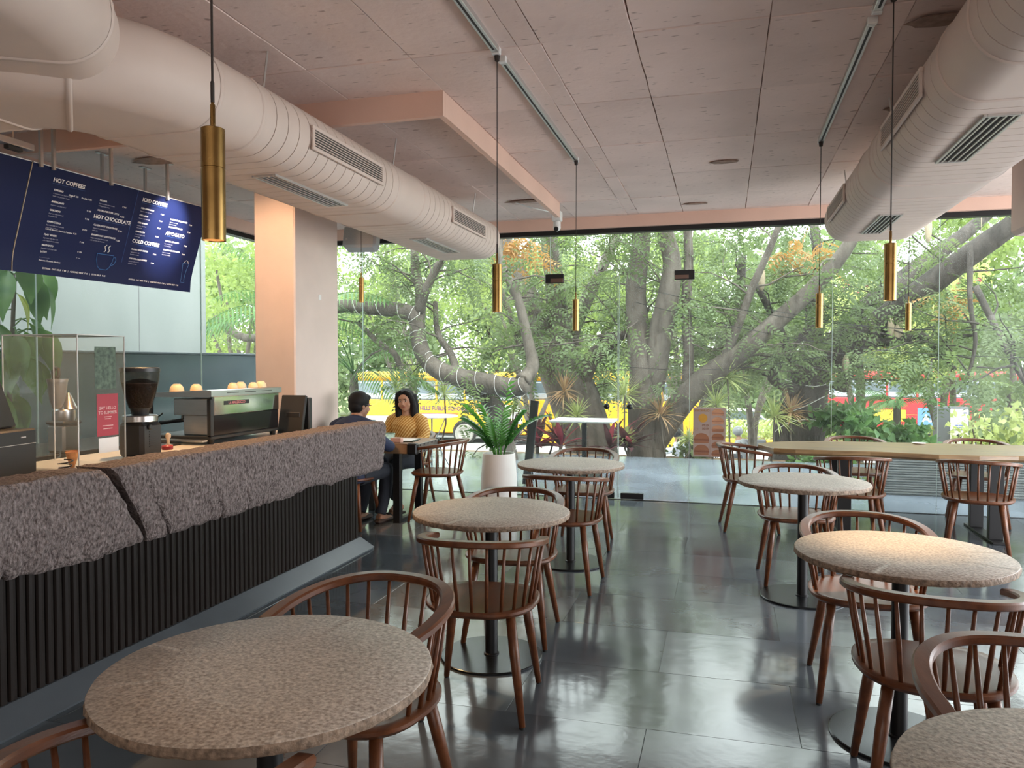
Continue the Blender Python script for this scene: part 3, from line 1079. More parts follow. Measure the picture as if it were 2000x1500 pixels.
def stone(name, label, yA, yB, seed):
    """rough split slab: yA(z), yB(z) are its end profiles along the counter"""
    ny = int((yB(.9) - yA(.9)) / .0095)
    nz = 40
    X0 = -2.50
    rg_ = random.Random(seed)

    def bot(y):
        n = noise.noise((y * 2.2, seed, 0)) * .035 + noise.noise((y * 13, seed, 3)) * .014
        k = noise.noise((y * 21, seed, 7))
        if k > .33:
            n += (k - .33) * .22
        return .685 + n

    def top(y):
        return 1.058 + noise.noise((y * 3, seed, 9)) * .008 + noise.noise((y * 17, seed, 5)) * .005

    V, F = [], []
    for i in range(ny + 1):
        u = i / ny
        yc = yA(.9) + (yB(.9) - yA(.9)) * u
        for j in range(nz + 1):
            t = j / nz
            z = bot(yc) + (top(yc) - bot(yc)) * t
            y = yA(z) + (yB(z) - yA(z)) * u
            d = noise.fractal((y * 7, z * 7, seed), .8, 2.1, 5) * .012 + noise.noise((y * 30, z * 24, seed)) * .006 + noise.noise((y * 70, z * 50, seed)) * .005
            edge = min(t, 1 - t) * 6
            eu = min(u, 1 - u) * ny / 3
            rnd = (1 - min(1, edge * 2.2)) ** 2 * .012 + (1 - min(1, eu)) ** 2 * .012
            V.append((X0 + d - rnd - .05 * (1 - t) * (1 - t), y, z))
    W1 = nz + 1
    for i in range(ny):
        for j in range(nz):
            a = i * W1 + j
            F.append((a, a + W1, a + W1 + 1, a + 1))
    # back side, top, bottom, ends
    nb = len(V)
    TH = .20
    for i in range(ny + 1):
        p, q = V[i * W1], V[i * W1 + nz]
        V.append((X0 - TH, p[1], p[2] + .02))
        V.append((X0 - TH + noise.noise((p[1] * 4, 1, seed)) * .02, q[1], q[2] + noise.noise((p[1] * 30, 2, seed)) * .004))
    for i in range(ny):
        a, b = nb + 2 * i, nb + 2 * (i + 1)
        F.append((i * W1 + nz, (i + 1) * W1 + nz, b + 1, a + 1))
        F.append((a, b, (i + 1) * W1, i * W1))
        F.append((a + 1, b + 1, b, a))
    F.append(tuple([nb, nb + 1] + [nz - k for k in range(nz + 1)])[::-1])
    e = ny * W1
    F.append(tuple([nb + 2 * ny, nb + 2 * ny + 1] + [e + nz - k for k in range(nz + 1)]))
    mb = MB()
    mb.v, mb.f = V, F
    o = mb.build(name, M['slab'])
    return tag(o, label, 'stone slab', 'split granite counter slabs')


cr = lambda z: 2.64 + (1.06 - z) * .80
stone('stone_slab', 'near half of the rough granite counter front, left of the crack', lambda z: 1.15, lambda z: cr(z) - .012 + .02 * noise.noise((z * 14, 1, 1)), 2)
stone('stone_slab', 'far half of the rough granite counter front, from the crack to the column', lambda z: cr(z) + .05 * (.3 + max(0, (z - .68) * 1.6)) + .018 * noise.noise((z * 14, 4, 1)), lambda z: 5.40 + (1.06 - z) * .16 + .02 * noise.noise((z * 9, 7, 2)), 5)

bk = thing('back_counter', 'dark back counter along the side window behind the service counter', 'counter', (-4.62, 4.6, 0))
MB().bbox(-.36, .30, -2.6, 1.2, 0, .86, .004).build('cabinet_body', M['counter_core'], bk)
MB().bbox(-.38, .33, -2.62, 1.22, .86, .895, .004).build('worktop', mat('black_stone', (.03, .03, .032), .25), bk)

# ------------------------------------------------------------------ menu boards
e1 = Vector((math.sin(R(4.2)), math.cos(R(4.2)), 0))
n0 = Vector((e1.y, -e1.x, 0))
tilt = R(18.5)
e2 = n0 * math.sin(tilt) + Vector((0, 0, math.cos(tilt)))
e3 = e1.cross(e2)


def board_matrix(B, a=e1, b=e2, c=e3):
    m = Matrix((a, b, c)).transposed().to_4x4()
    m.translation = B
    return m


BH = .735


def menu_board(u0, u1, label):
    """built in a local frame: x along the board, y up its slope, z out of its face"""
    o = thing('menu_board', label, 'menu board')
    o.matrix_world = board_matrix(Vector((-4.615, 4.07, 2.125)))
    prof = []
    for k in range(9):
        t = k / 8
        y = BH * t
        z = .028 * max(0, 1 - t / .22) ** 2
        prof.append((y, z))
    rings = []
    for u in (u0, u1):
        rings.append([(u, y, z) for y, z in prof] + [(u, y, z - .018) for y, z in reversed(prof)])
    MB().loft(rings).build('panel', M['menu'], o, smooth=30)
    MB().bbox(u0, u1, BH - .001, BH + .006, -.02, .002, .001).build('edge_strip', M['vent_frame'], o)
    return o


mb1 = menu_board(-1.9, -.012, 'plain navy menu panel hanging at the far left edge')
mb2 = menu_board(.0, 1.62, 'navy menu board with hot and iced coffee prices')
MB().loft([[(-.009, y, z), (-.004, y, z), (-.004, y, z + .006), (-.009, y, z + .006)] for y, z in [(BH * k / 12, .028 * max(0, 1 - (k / 12) / .22) ** 2 - .002) for k in range(13)]]).build('joint_strip', mat('tan_edge', (.45, .36, .27), .5), mb2)
MB().box(.868, .870, .12, BH - .005, .0, .0012).build('joint_line', M['blue_print'], mb2)


def face_z(y):
    return .028 * max(0, 1 - (y / BH) / .22) ** 2


def mt(s, u, v, size, m='white_print', bold=.0004, z=None, name='lettering'):
    z = z or face_z((v + .01) * BH) + .0015
    return text(s, size, M[m], mb2, Matrix.Translation((u, v * BH, z)), name, depth=.0004, bold=bold)


def item(u, v, name, price, up, desc=(), s=.0168):
    mt(name, u, v, s, bold=.0006)
    for pu, pr in (zip(up, price) if isinstance(up, tuple) else ((up, price),)):
        mt(pr, pu, v - .016, s * .9, bold=.0004)
    for k, d in enumerate(desc):
        mt(d, u, v - .030 - .024 * k, s * .72, 'grey_print', .0001)


def head(u, v, s_, w):
    mt(s_, u, v, .039, bold=.0012)
    MB().box(u, u + w, v * BH - .013, v * BH - .0112, .0, .0016).build('underline', M['blue_print'], mb2)


head(.165, .875, 'HOT COFFEES', .26)
item(.185, .795, 'ESPRESSO', ('Single \u20b9 120', 'Double \u20b9 150'), (.305, .405), ('A concentrated shot of coffee', 'made with premium beans'))
item(.185, .685, 'AMERICANO', '\u20b9 160', .47, ('Espresso with hot water',))
item(.185, .605, 'CORTADO', '\u20b9 180', .47, ('Espresso with steamed', 'textured milk'))
item(.185, .495, 'CAPPUCCINO', '\u20b9 170', .47, ('Espresso with steamed milk', 'and a layer of foam'))
mt('Add-on flavours: Caramel, Hazelnut  \u20b9 30', .185, .425, .0145, 'white_print', .0002)
item(.185, .37, 'FLAT WHITE', '\u20b9 170', .47, ('Espresso with less milk', 'and a layer of microfoam'))
item(.185, .27, 'MACHIATO', '\u20b9 170', .47, ('Espresso with foam milk',))
item(.185, .205, 'LATTE', '\u20b9 180', .47, ('Espresso with steamed', '& textured milk'))
mt('Flavours: Caramel, Hazelnut', .185, .125, .0145, 'white_print', .0002)
item(.555, .80, 'MOCHA', '\u20b9 240', .76, ('Espresso with steamed milk', '& Belgian chocolate'))
item(.555, .70, 'NUTELLA BUTTER LATTE', '\u20b9 240', .76)
head(.535, .625, 'HOT CHOCOLATE', .28)
item(.55, .55, 'CLASSIC HOT CHOCOLATE', '\u20b9 220', .77, ('Belgian chocolate blended', 'with milk'))
item(.55, .45, 'SPANISH HOT CHOCOLATE', '\u20b9 220', .77, ('Belgian chocolate blended with', 'milk and hint of cinnamon'))
mt('EXTRAS:  OAT MILK  \u20b9 80   |   ALMOND MILK  \u20b9 60   |   SOYA MILK  \u20b9 60', .21, .055, .0165, 'white_print', .0003, z=.024)
head(.925, .90, 'ICED COFFEES', .25)
item(.93, .82, 'ICED AMERICANO', '\u20b9 180', 1.13, ('Espresso with cold water',), .0155)
item(.93, .745, 'ICED LATTE', '\u20b9 180', 1.13, ('Espresso with cold milk',), .0155)
item(.93, .665, 'ICED MOCHA', '\u20b9 210', 1.13, ('Espresso, chocolate', 'milk and ice'), .0155)
item(.93, .57, 'SHAKERATO', '\u20b9 210', 1.13, ('Espresso shaken with', 'brown sugar'), .0155)
head(.92, .455, 'COLD COFFEES', .26)
item(.93, .375, 'CLASSIC COLD COFFEE', '\u20b9 210', 1.15, ('Espresso with milk', '& vanilla ice cream'), .0155)
item(.93, .275, 'CARAMEL COLD COFFEE', '\u20b9 240', 1.15, ('Espresso with caramel', '& vanilla ice cream'), .0155)
item(1.24, .775, 'HAZELNUT COLD COFFEE', '\u20b9 240', 1.45, ('Espresso with milk', '& hazelnut syrup'), .0155)
item(1.24, .69, 'CHOCOLATE FRAPPE', '\u20b9 240', 1.45, (), .0155)
head(1.225, .605, 'AFFOGATO', .18)
item(1.24, .53, 'VANILLA AFFOGATO', '\u20b9 220', 1.45, ('Espresso shot over', 'vanilla ice cream'), .0155)
item(1.24, .43, 'CHOCOLATE AFFOGATO', '\u20b9 240', 1.45, ('Espresso shot over', 'chocolate ice cream'), .0155)
mt('EXTRAS:  OAT MILK  \u20b9 80   |   ALMOND MILK  \u20b9 60   |   SOYA MILK  \u20b9 60', .95, .055, .0165, 'white_print', .0003, z=.024)


def line_icon(pts, w, m, z=.003):
    MB().tube([(x, y, z + face_z(y)) for x, y in pts], w, 5).build('line_icon', M[m], mb2)


cu, cv = .635, .085
M['blue_line'] = mat('light_blue_print', (.05, .17, .42), .6)
line_icon([(cu, cv + .12), (cu + .006, cv + .07), (cu + .022, cv + .025), (cu + .045, cv + .005), (cu + .105, cv + .005), (cu + .128, cv + .025), (cu + .146, cv + .07), (cu + .15, cv + .12), (cu, cv + .12)], .0028, 'blue_line')
line_icon([(cu + .149, cv + .105), (cu + .17, cv + .108), (cu + .178, cv + .085), (cu + .165, cv + .055), (cu + .138, cv + .04)], .0028, 'blue_line')
for dx in (.055, .088):
    line_icon([(cu + dx, cv + .138), (cu + dx + .012, cv + .15), (cu + dx + .004, cv + .165), (cu + dx - .002, cv + .178), (cu + dx + .012, cv + .192)], .0034, 'white_print')
gx, gy = 1.485, .075
line_icon([(gx, gy + .16), (gx + .012, gy + .09), (gx + .016, gy + .02), (gx + .01, gy), (gx + .055, gy), (gx + .049, gy + .02), (gx + .053, gy + .09), (gx + .068, gy + .16), (gx, gy + .16)], .0016, 'blue_line')
line_icon([(gx + .01, gy + .165), (gx + .02, gy + .18), (gx + .034, gy + .19), (gx + .05, gy + .182), (gx + .06, gy + .165)], .0018, 'white_print')
# hangers
inv = mb2.matrix_world.inverted()
for (x, y, zb) in ((-4.37, 4.10, 2.80), (-4.36, 4.19, 2.80), (-4.33, 4.66, 2.80), (-4.29, 5.20, 2.80), (-4.57, 4.83, 2.5), (-4.57, 5.28, 2.5)):
    pst = MB().bbox(x - .011, x + .011, y - .011, y + .011, zb, ZC, .002).xf(inv).build('hanger_post', M['vent_frame'], mb2)
    MB().bbox(x - .02, x + .02, y - .05, y + .05, ZC - .012, ZC + .006, .002).xf(inv).build('ceiling_plate', M['vent_frame'], pst)
MB().box(.02, 1.6, .02, .05, -.14, -.018).build('back_rail', M['black_metal'], mb2)

# spotlight that lights the iced coffee half of the menu
sl = thing('spotlight', 'small white ceiling spotlight aimed at the menu board', 'spotlight', (-3.45, 5.15, ZC))
MB().lathe([(.05, -.02), (.05, .004)], 18).build('canopy', M['white_plastic'], sl)
MB().tube([(0, 0, -.02), (0, 0, -.06)], .008, 8).build('stem', M['white_plastic'], sl)
hd = MB().lathe([(.03, 0), (.034, .01), (.034, .1), (.03, .1), (.028, .03), (.002, .03)], 18).xf(Matrix.Translation((-.0, 0, -.07)) @ Vector((-1, -.05, -.48)).to_track_quat('Z', 'Y').to_matrix().to_4x4())
hd.build('head', M['white_plastic'], sl, smooth=40)
d = bpy.data.lights.new('menu_spot', 'SPOT')
d.energy = 190
d.color = (1, .93, .84)
d.spot_size = R(34)
d.spot_blend = .8
d.shadow_soft_size = .03
o = bpy.data.objects.new('menu_spot', d)
C.objects.link(o)
o.location = (-3.58, 5.145, ZC - .13)
o.rotation_euler = (Vector((-4.33, 5.27, 2.62)) - Vector(o.location)).to_track_quat('-Z', 'Y').to_euler()

# track bar at the left above the plain panel
tk = thing('light_track', 'short bare track bar above the plain menu panel', 'track', (-4.05, 2.95, 2.80), R(0))
MB().bbox(-.03, .03, 0, .78, -.02, .02, .004).build('housing', M['vent_frame'], tk)
for yy in (.2, .66):
    MB().bbox(-.02, .02, yy - .05, yy + .05, -.045, -.02, .004).build('lamp_holder', M['duct_dark'], tk)
    MB().tube([(0, yy, .02), (0, yy, ZC - 2.80 + .005)], .006, 6).build('drop_rod', M['vent_frame'], tk)

# warm downlights over the service side (light on the slab top and the column)
for k, (x, y) in enumerate(((-3.0, 2.6), (-3.0, 4.0), (-3.4, 4.7))):
    dl_ = thing('downlight', ('nearest', 'middle', 'farthest')[k] + ' of the small round downlights over the service counter', 'downlight', (x - .25, y, ZC), 0, 'counter downlights')
    MB().lathe([(.045, -.02), (.055, -.02), (.055, .004), (.045, .004)], 20, caps=False).build('trim_ring', M['white_plastic'], dl_, smooth=30)
    MB().lathe([(.03, -.008), (.002, -.009)], 16, caps=False).build('bulb', M['bulb'], dl_)
    d = bpy.data.lights.new('counter_glow', 'SPOT')
    d.energy = (200, 200, 90)[k]
    d.color = ((1, .58, .26), (1, .58, .26), (1, .62, .36))[k]
    d.spot_size = R((104, 104, 92)[k])
    d.spot_blend = .7
    d.shadow_soft_size = .04
    o = bpy.data.objects.new('counter_glow', d)
    C.objects.link(o)
    o.parent = dl_
    o.location = (0, 0, -.03)
    if k == 2:
        o.rotation_euler = Vector((-.1, 1.25, -1.25)).to_track_quat('-Z', 'Y').to_euler()

# ------------------------------------------------------------------ things on the counter
WT = .965
ps = thing('point_of_sale_terminal', 'black point-of-sale screen on a dark stand at the left end of the counter', 'terminal', (-3.22, 2.72, WT), R(8))
MB().bbox(-.12, .10, -.16, .17, 0, .23, .008).build('body', M['black_plastic'], ps)
MB().bbox(.097, .104, -.15, .16, .16, .162, .0005).build('drawer_line', M['grey_plastic'], ps)
MB().bbox(.098, .103, .07, .10, .19, .196, .001).build('badge', M['grey_plastic'], ps)
MB().bbox(-.16, .16, -.014, .014, 0, .25, .006).xf(Matrix.Translation((0, .03, .23)) @ Matrix.Rotation(R(-78), 4, 'Z') @ Matrix.Rotation(R(18), 4, 'X')).build('screen', M['black_plastic'], ps)
MB().tube([(0, 0, .22), (0, .02, .30)], .03, 10).build('neck', M['black_plastic'], ps)

ab = thing('acrylic_case', 'tall clear acrylic display case with posters on its side', 'case', (-3.05, 3.05, WT))
bw, bd, bh = .47, .31, .675
for nm, a in (('side_sheet', (-.004, 0, 0, bd, 0, bh)), ('side_sheet', (-bw, -bw + .004, 0, bd, 0, bh)), ('end_sheet', (-bw, 0, 0, .004, 0, bh)), ('end_sheet', (-bw, 0, bd - .004, bd, 0, bh)), ('top_sheet', (-bw, 0, 0, bd, bh, bh + .004))):
    MB().box(*a).build(nm, M['acrylic'], ab)
for x in (-bw, -.005):
    for y in (0, bd - .005):
        MB().box(x, x + .005, y, y + .005, 0, bh).build('edge', M['acrylic_edge'], ab)
for a in ((-bw, 0, 0, .004, bh, bh + .005), (-bw, 0, bd - .004, bd, bh, bh + .005), (-.004, 0, .004, bd - .004, bh, bh + .005), (-bw, -bw + .004, .004, bd - .004, bh, bh + .005)):
    MB().box(*a).build('edge', M['acrylic_edge'], ab)
MB().bbox(-bw, 0, 0, bd, -.0, .012, .003).build('base_sheet', M['acrylic_edge'], ab)
gp = MB().box(0, .0012, .0, .138, 0, .215)
tag(gp.build('poster', M['green_poster'], loc=(-3.049, 3.155, WT + .405)), 'dark green leafy poster stuck on the acrylic case', 'poster')
rp_ = thing('poster', 'red poster with white lettering stuck on the acrylic case', 'poster', (-3.049, 3.165, WT + .165))
MB().box(0, .0012, .0, .14, 0, .215).build('sheet', M['red_poster'], rp_)
MY = Matrix(((0, 0, 1, 0), (1, 0, 0, 0), (0, 1, 0, 0), (0, 0, 0, 1)))   # local x->Y, y->Z, z->X
M['pale_red_print'] = mat('pale_print', (.62, .38, .38), .6)
for s_, z_, sz in (('SAY HELLO', .135, .022), ('TO SUMMER', .112, .022)):
    text(s_, sz, M['pale_red_print'], rp_, Matrix.Translation((.0016, .07, z_)) @ MY, align='CENTER', depth=.0003, bold=.0004)
for dz, ww in ((.095, .05), (.085, .04), (.05, .07), (.035, .06)):
    MB().box(.0012, .0016, .07 - ww / 2, .07 + ww / 2, dz, dz + .004).build('print_line', M['pale_red_print'], rp_)
cd = MB().box(0, .0012, 0, .13, 0, .075)
tag(cd.build('notice_card', M['paper'], loc=(-3.049, 3.175, WT + .08)), 'pale blank card under the red poster', 'card')
for k, (dx, dy) in enumerate(((0, 0), (-.05, .05))):
    w = MB().lathe([(.010, .0), (.012, .008), (.03, .07), (.034, .078), (.032, .078), (.028, .07), (.008, .012)], 18)
    tag(w.build('waffle_cup', M['waffle'], loc=(-3.16 + dx, 3.12 + dy, WT + .012), smooth=40), ('orange waffle cone cup in the acrylic case, nearer one', 'orange waffle cone cup in the acrylic case, farther one')[k], 'cone', 'waffle cups')

gr = thing('coffee_grinder', 'tall black coffee grinder with a clear hopper full of dark beans', 'grinder', (-3.24, 3.68, WT))
MB().bbox(-.085, .085, -.085, .085, 0, .20, .02).build('body', M['black_plastic'], gr, smooth=30)
MB().lathe([(.088, .20), (.094, .205), (.094, .235), (.088, .24)], 30).build('steel_collar', M['steel'], gr, smooth=30)
MB().lathe([(.045, .24), (.05, .262), (.055, .28), (.06, .282)], 24).build('throat', M['black_plastic'], gr, smooth=30)
MB().lathe([(.06, .28), (.085, .36), (.103, .45), (.106, .49), (.103, .49), (.10, .45), (.082, .362), (.057, .283)], 30, caps=False).build('hopper', M['hopper'], gr, smooth=40)
MB().lathe([(.056, .284), (.081, .362), (.095, .425), (.06, .437), (.03, .447), (.002, .440)], 30).build('beans', M['beans'], gr, smooth=40)
MB().lathe([(.108, .488), (.108, .508), (.10, .513), (.03, .514)], 30).build('hopper_lid', M['black_plastic'], gr, smooth=30)
for k in range(7):
    MB().box(.0855, .088, -.03, .02, .06 + .014 * k, .066 + .014 * k).build('vent_slot', M['duct_dark'], gr)
MB().lathe([(.016, 0), (.016, .012), (.012, .016)], 14).xf(Matrix.Translation((.084, -.03, .175)) @ Matrix.Rotation(PI / 2, 4, 'Y')).build('dial', M['black_plastic'], gr)

jc = thing('juicer', 'steel juicer with a grey feeding cup on the back counter', 'juicer', (-4.36, 4.24, .895))
MB().bbox(-.075, .075, -.075, .075, 0, .19, .015).build('body', M['steel'], jc, smooth=30)
MB().bbox(-.08, .08, -.08, .08, .19, .215, .01).build('black_band', M['black_plastic'], jc)
MB().lathe([(.066, .215), (.07, .23), (.07, .285), (.062, .295)], 26).build('bowl', M['steel'], jc, smooth=30)
MB().lathe([(.06, .295), (.045, .32), (.022, .38), (.008, .405)], 20).xf(Matrix.Translation((.02, .02, 0))).build('cone_lid', M['steel'], jc, smooth=30)
MB().lathe([(.032, .30), (.05, .36), (.062, .48), (.066, .48), (.066, .5), (.056, .5)], 20).xf(Matrix.Translation((-.02, -.03, 0))).build('feeding_cup', mat('smoky_grey_plastic', (.16, .16, .155), .3), jc, smooth=30)
MB().tube([(-.05, -.03, .5), (-.055, -.03, .55), (-.035, -.03, .575), (-.01, -.03, .57), (-.005, -.03, .53), (-.02, -.03, .505)], .012, 8).build('lid_handle', M['black_plastic'], jc, smooth=True)

em = thing('espresso_machine', 'steel two-group espresso machine with mirror-polished back panel', 'espresso machine', (-3.25, 4.32, WT))
EL, ED = .80, .50
MB().bbox(-ED, 0, .0, EL, .03, .055, .006).build('base_tray', M['black_plastic'], em)
for (x, y) in ((-.03, .04), (-.03, EL - .04), (-ED + .04, .04), (-ED + .04, EL - .04)):
    MB().lathe([(.02, 0), (.024, .03)], 12, c=(x, y, 0)).build('foot', M['black_plastic'], em)
MB().bbox(-.03, 0, .0, .035, .055, .30, .004).build('corner_post', M['black_plastic'], em)
MB().bbox(-ED, -ED + .03, .0, .03, .055, .30, .004).build('corner_post', M['black_plastic'], em)
MB().bbox(-.02, 0, .036, EL, .19, .315, .004).build('back_panel', M['steel_mirror'], em)
MB().bbox(-.035, -.005, .036, EL, .055, .19, .004).build('lower_panel', mat('black_gloss_panel', (.012, .012, .014), .12), em)
MB().bbox(-ED + .2, -.036, .015, EL - .015, .19, .30, .004).build('boiler_housing', M['steel'], em)
MB().bbox(-ED + .25, -.05, .05, EL - .05, .056, .19, .004).build('inner_wall', M['steel'], em)
MB().loft([[(-ED - .02, y, .31), (-ED - .02, y, .335), (-.02, y, .36), (.018, y, .355), (.018, y, .318), (0, y, .312)] for y in (-.015, EL + .01)]).build('cup_tray', M['steel'], em)
for k in range(3):
    MB().box(.0175, .0195, .15 + .2 * k, .28 + .2 * k, .335, .339).build('tray_slot', M['duct_dark'], em)
bdg = MB().bbox(-.001, .003, .14, .42, .255, .283, .001).build('badge', M['black_plastic'], em)
text('LA MARZOCCO', .026, mat('badge_print', (.6, .2, .2), .5), bdg, Matrix.Translation((.0034, .28, .2605)) @ MY, align='CENTER', depth=.0003, bold=.0006)
for yy in (.2, .55):
    g = MB().lathe([(.035, .14), (.04, .15), (.04, .195)], 18, c=(-ED + .16, yy, 0)).build('group_head', M['steel_mirror'], em, smooth=30)
    MB().tube([(-ED + .16, yy, .145), (-ED + .02, yy, .13), (-ED - .06, yy, .12)], [.014, .013, .016], 8).build('portafilter', M['black_plastic'], em, smooth=True)
for yy in (.03, EL - .05):
    MB().tube([(-ED + .1, yy, .2), (-ED + .04, yy, .16), (-ED + .03, yy, .08)], .006, 6).build('steam_wand', M['steel_mirror'], em)
MB().bbox(-ED - .02, -.02, -.06, -.004, .02, .035, .003).build('drip_shelf', M['steel'], em)
for k, (x, y, s_) in enumerate(((-.30, .05, 1.15), (-.24, .17, 1.0), (-.1, .38, .9), (-.12, .50, 1.0), (-.1, .62, .85), (-.1, .72, 1.0))):
    c = MB().lathe([(.04, 0), (.041, .006), (.036, .03), (.024, .045), (.02, .046), (.02, .05), (.002, .05)], 18)
    c.xf(Matrix.Diagonal((s_, s_, s_, 1)))
    tag(c.build('coffee_cup', M['cream'], loc=(-3.25 + x, 4.32 + y, WT + .351 + .02 * (x + .3) / .3 - .01), smooth=40),
        ('first', 'second', 'third', 'fourth', 'fifth', 'sixth')[k] + ' from the left of upturned cream cups on the espresso machine', 'cup', 'cups on the espresso machine')

tp = thing('tamper', 'small coffee tamper with pale handle beside the grinder', 'tamper', (-3.40, 4.10, WT))
MB().lathe([(.028, 0), (.028, .018), (.01, .025), (.009, .05), (.017, .07), (.016, .088), (.004, .095)], 18).build('handle', M['cream'], tp, smooth=40)
MB().lathe([(.0285, .001), (.0285, .015)], 18).build('steel_foot', M['steel_mirror'], tp)
tag(MB().lathe([(.03, 0), (.034, .004), (.034, .022), (.028, .028), (.002, .028)], 18).build('coffee_leveller', M['red_plastic'], loc=(-3.34, 4.02, WT), smooth=40), 'red round coffee leveller beside the grinder', 'leveller')
tag(MB().bbox(-.06, .06, -.1, .1, 0, .012, .004).build('tamping_mat', M['black_plastic'], loc=(-3.5, 4.17, WT)), 'black rubber mat before the espresso machine', 'mat')
fb = thing('folded_stand', 'black folded stand leaning beside the column end of the espresso machine', 'stand', (-3.16, 5.2, WT))
MB().bbox(-.16, .05, .0, .03, 0, .30, .005).xf(Matrix.Rotation(R(-14), 4, 'X')).build('front_panel', M['black_plastic'], fb)
MB().bbox(-.16, .06, .10, .15, 0, .27, .006).build('rear_panel', M['black_plastic'], fb)
MB().bbox(-.1, .02, .03, .11, 0, .16, .004).build('box', M['black_plastic'], fb)
pts = []
for k in range(40):
    a = k * .55
    pts.append((-3.02 + .03 * math.cos(a), 2.94 + .03 * math.sin(a) * (1 + .2 * math.sin(a * .4)), WT + .006 + .0018 * k))
tag(MB().tube(pts, .003, 5).build('cable_coil', M['black_plastic'], smooth=True), 'loose coil of thin black cable beside the terminal', 'cable')
tag(MB().tube([(-4.3, 4.15, .91), (-4.15, 4.0, .90), (-4.0, 3.85, .915), (-3.95, 3.7, .90)], .006, 6).build('power_cord', M['black_plastic'], smooth=True), 'black power cord of the juicer hanging off the back counter', 'cord')
tag(MB().bbox(-.11, .11, -.08, .08, 0, .004, .001).build('paper_sheet', M['paper'], loc=(-3.1, 2.42, WT), smooth=False), 'sheet of paper on the counter beside the terminal', 'paper')
tn = thing('knock_box', 'low steel tray with a wooden bar in front of the espresso machine', 'box', (-3.62, 4.12, WT))
MB().bbox(-.07, .07, -.09, .09, 0, .07, .008).build('tray', M['steel'], tn)
MB().tube([(-.06, 0, .075), (.06, .02, .085)], .012, 8).build('bar', M['cream'], tn)
# ================================================================== outside: patio, planting, street
M['bark'] = mat('grey_brown_bark', (.075, .06, .05), .9, col2=(.155, .13, .11), vscale=9, stretch=(1, 1, .35), bump=.9, bscale=14, dist=.04)
M['bark_dark'] = mat('dark_bark', (.042, .035, .031), .9, col2=(.095, .08, .072), vscale=9, stretch=(1, 1, .35), bump=.9, bscale=14, dist=.04)
M['leaf_mid'] = leafmat('tree_leaf_mid', (.085, .125, .058), (.20, .265, .13), .9, tr=.45)
M['leaf_dark'] = leafmat('tree_leaf_dark', (.07, .115, .06), (.16, .22, .11), .9, tr=.4)
M['leaf_bright'] = leafmat('tree_leaf_bright', (.18, .26, .08), (.34, .42, .165), .5, tr=.5)
M['leaf_yellow'] = leafmat('tree_leaf_yellow_green', (.36, .44, .16), (.54, .58, .30), .4, tr=.5)
M['leaf_far'] = leafmat('distant_leaf', (.15, .22, .10), (.30, .37, .20), .25, tr=.4)
M['leaf_brown'] = leafmat('dry_leaf', (.36, .19, .07), (.50, .29, .12), 2, tr=.4)
M['petal'] = leafmat('pink_bract', (.62, .06, .16), (.75, .18, .28), 2, tr=.4)
M['palm_leaf'] = leafmat('palm_leaflet', (.07, .16, .055), (.15, .28, .10), 3, tr=.35)
M['big_leaf'] = leafmat('broad_leaf', (.07, .16, .06), (.16, .29, .10), 5, tr=.3, rough=.3)
M['big_leaf_y'] = leafmat('broad_leaf_yellow', (.35, .42, .08), (.50, .52, .14), 5, tr=.4, rough=.3)
M['cordy'] = leafmat('purple_cordyline', (.055, .022, .03), (.15, .06, .075), 4, tr=.25, rough=.35)
M['cordy_red'] = leafmat('red_cordyline', (.26, .03, .07), (.42, .09, .13), 4, tr=.35, rough=.35)
M['drac'] = leafmat('dracaena_pale', (.30, .38, .14), (.50, .54, .26), 8, tr=.35)
M['drac_pink'] = leafmat('dracaena_pink', (.36, .20, .13), (.50, .36, .22), 8, tr=.35)
M['asphalt'] = mat('asphalt', (.30, .30, .30), .9, var=.12, vscale=2)
M['earth'] = mat('red_earth', (.30, .17, .10), .95, col2=(.20, .16, .09), vscale=3, bump=.6, bscale=12)
M['grass_ground'] = mat('verge', (.16, .24, .07), .95, col2=(.26, .22, .10), vscale=2, bump=.5, bscale=10)
M['concrete_wall'] = mat('pale_concrete_wall', (.33, .35, .345), .8, col2=(.26, .285, .28), vscale=1.1, stretch=(1, 1, .35), bump=.05, bscale=20)
M['dark_gloss'] = mat('dark_glossy_cladding', (.075, .10, .115), .12, var=.12, vscale=1.5, spec=.7)
M['rib_stone'] = mat('ribbed_grey_stone', (.20, .205, .21), .75, var=.2, vscale=14, bump=.4, bscale=40)

RZ = -2.0    # street level
struct(MB().box(-9.0, 9.0, YG + .031, 12.45, -.15, -.008).build('patio_floor', M['patio']))
gx = struct(MB().box(-60, 70, 15.6, 110, RZ - .2, RZ).build('street', M['asphalt']))
struct(MB().loft([[(x, 12.46, -2.2), (x, 12.46, -.06), (x, 13.6, -.12), (x, 15.6, RZ + .02), (x, 15.6, -2.2)] for x in (-20, 25)]).build('planting_bed', M['earth']))
struct(MB().box(-20, -9.02, -6, 12.4, -.3, -.05).build('side_ground', M['grass_ground']))
struct(MB().box(-9.0, XL - .13, -6, YG + .03, -.2, -.01).build('side_path', M['patio']))
struct(MB().box(9.02, 25, -6, 12.4, -.3, -.05).build('right_ground', M['grass_ground']))
struct(MB().box(5.05, 9.0, -6, YG + .03, -.2, -.01).build('right_path', M['patio']))
struct(MB().box(-60, 70, 46, 110, RZ, RZ + .1).build('far_verge', M['grass_ground']))

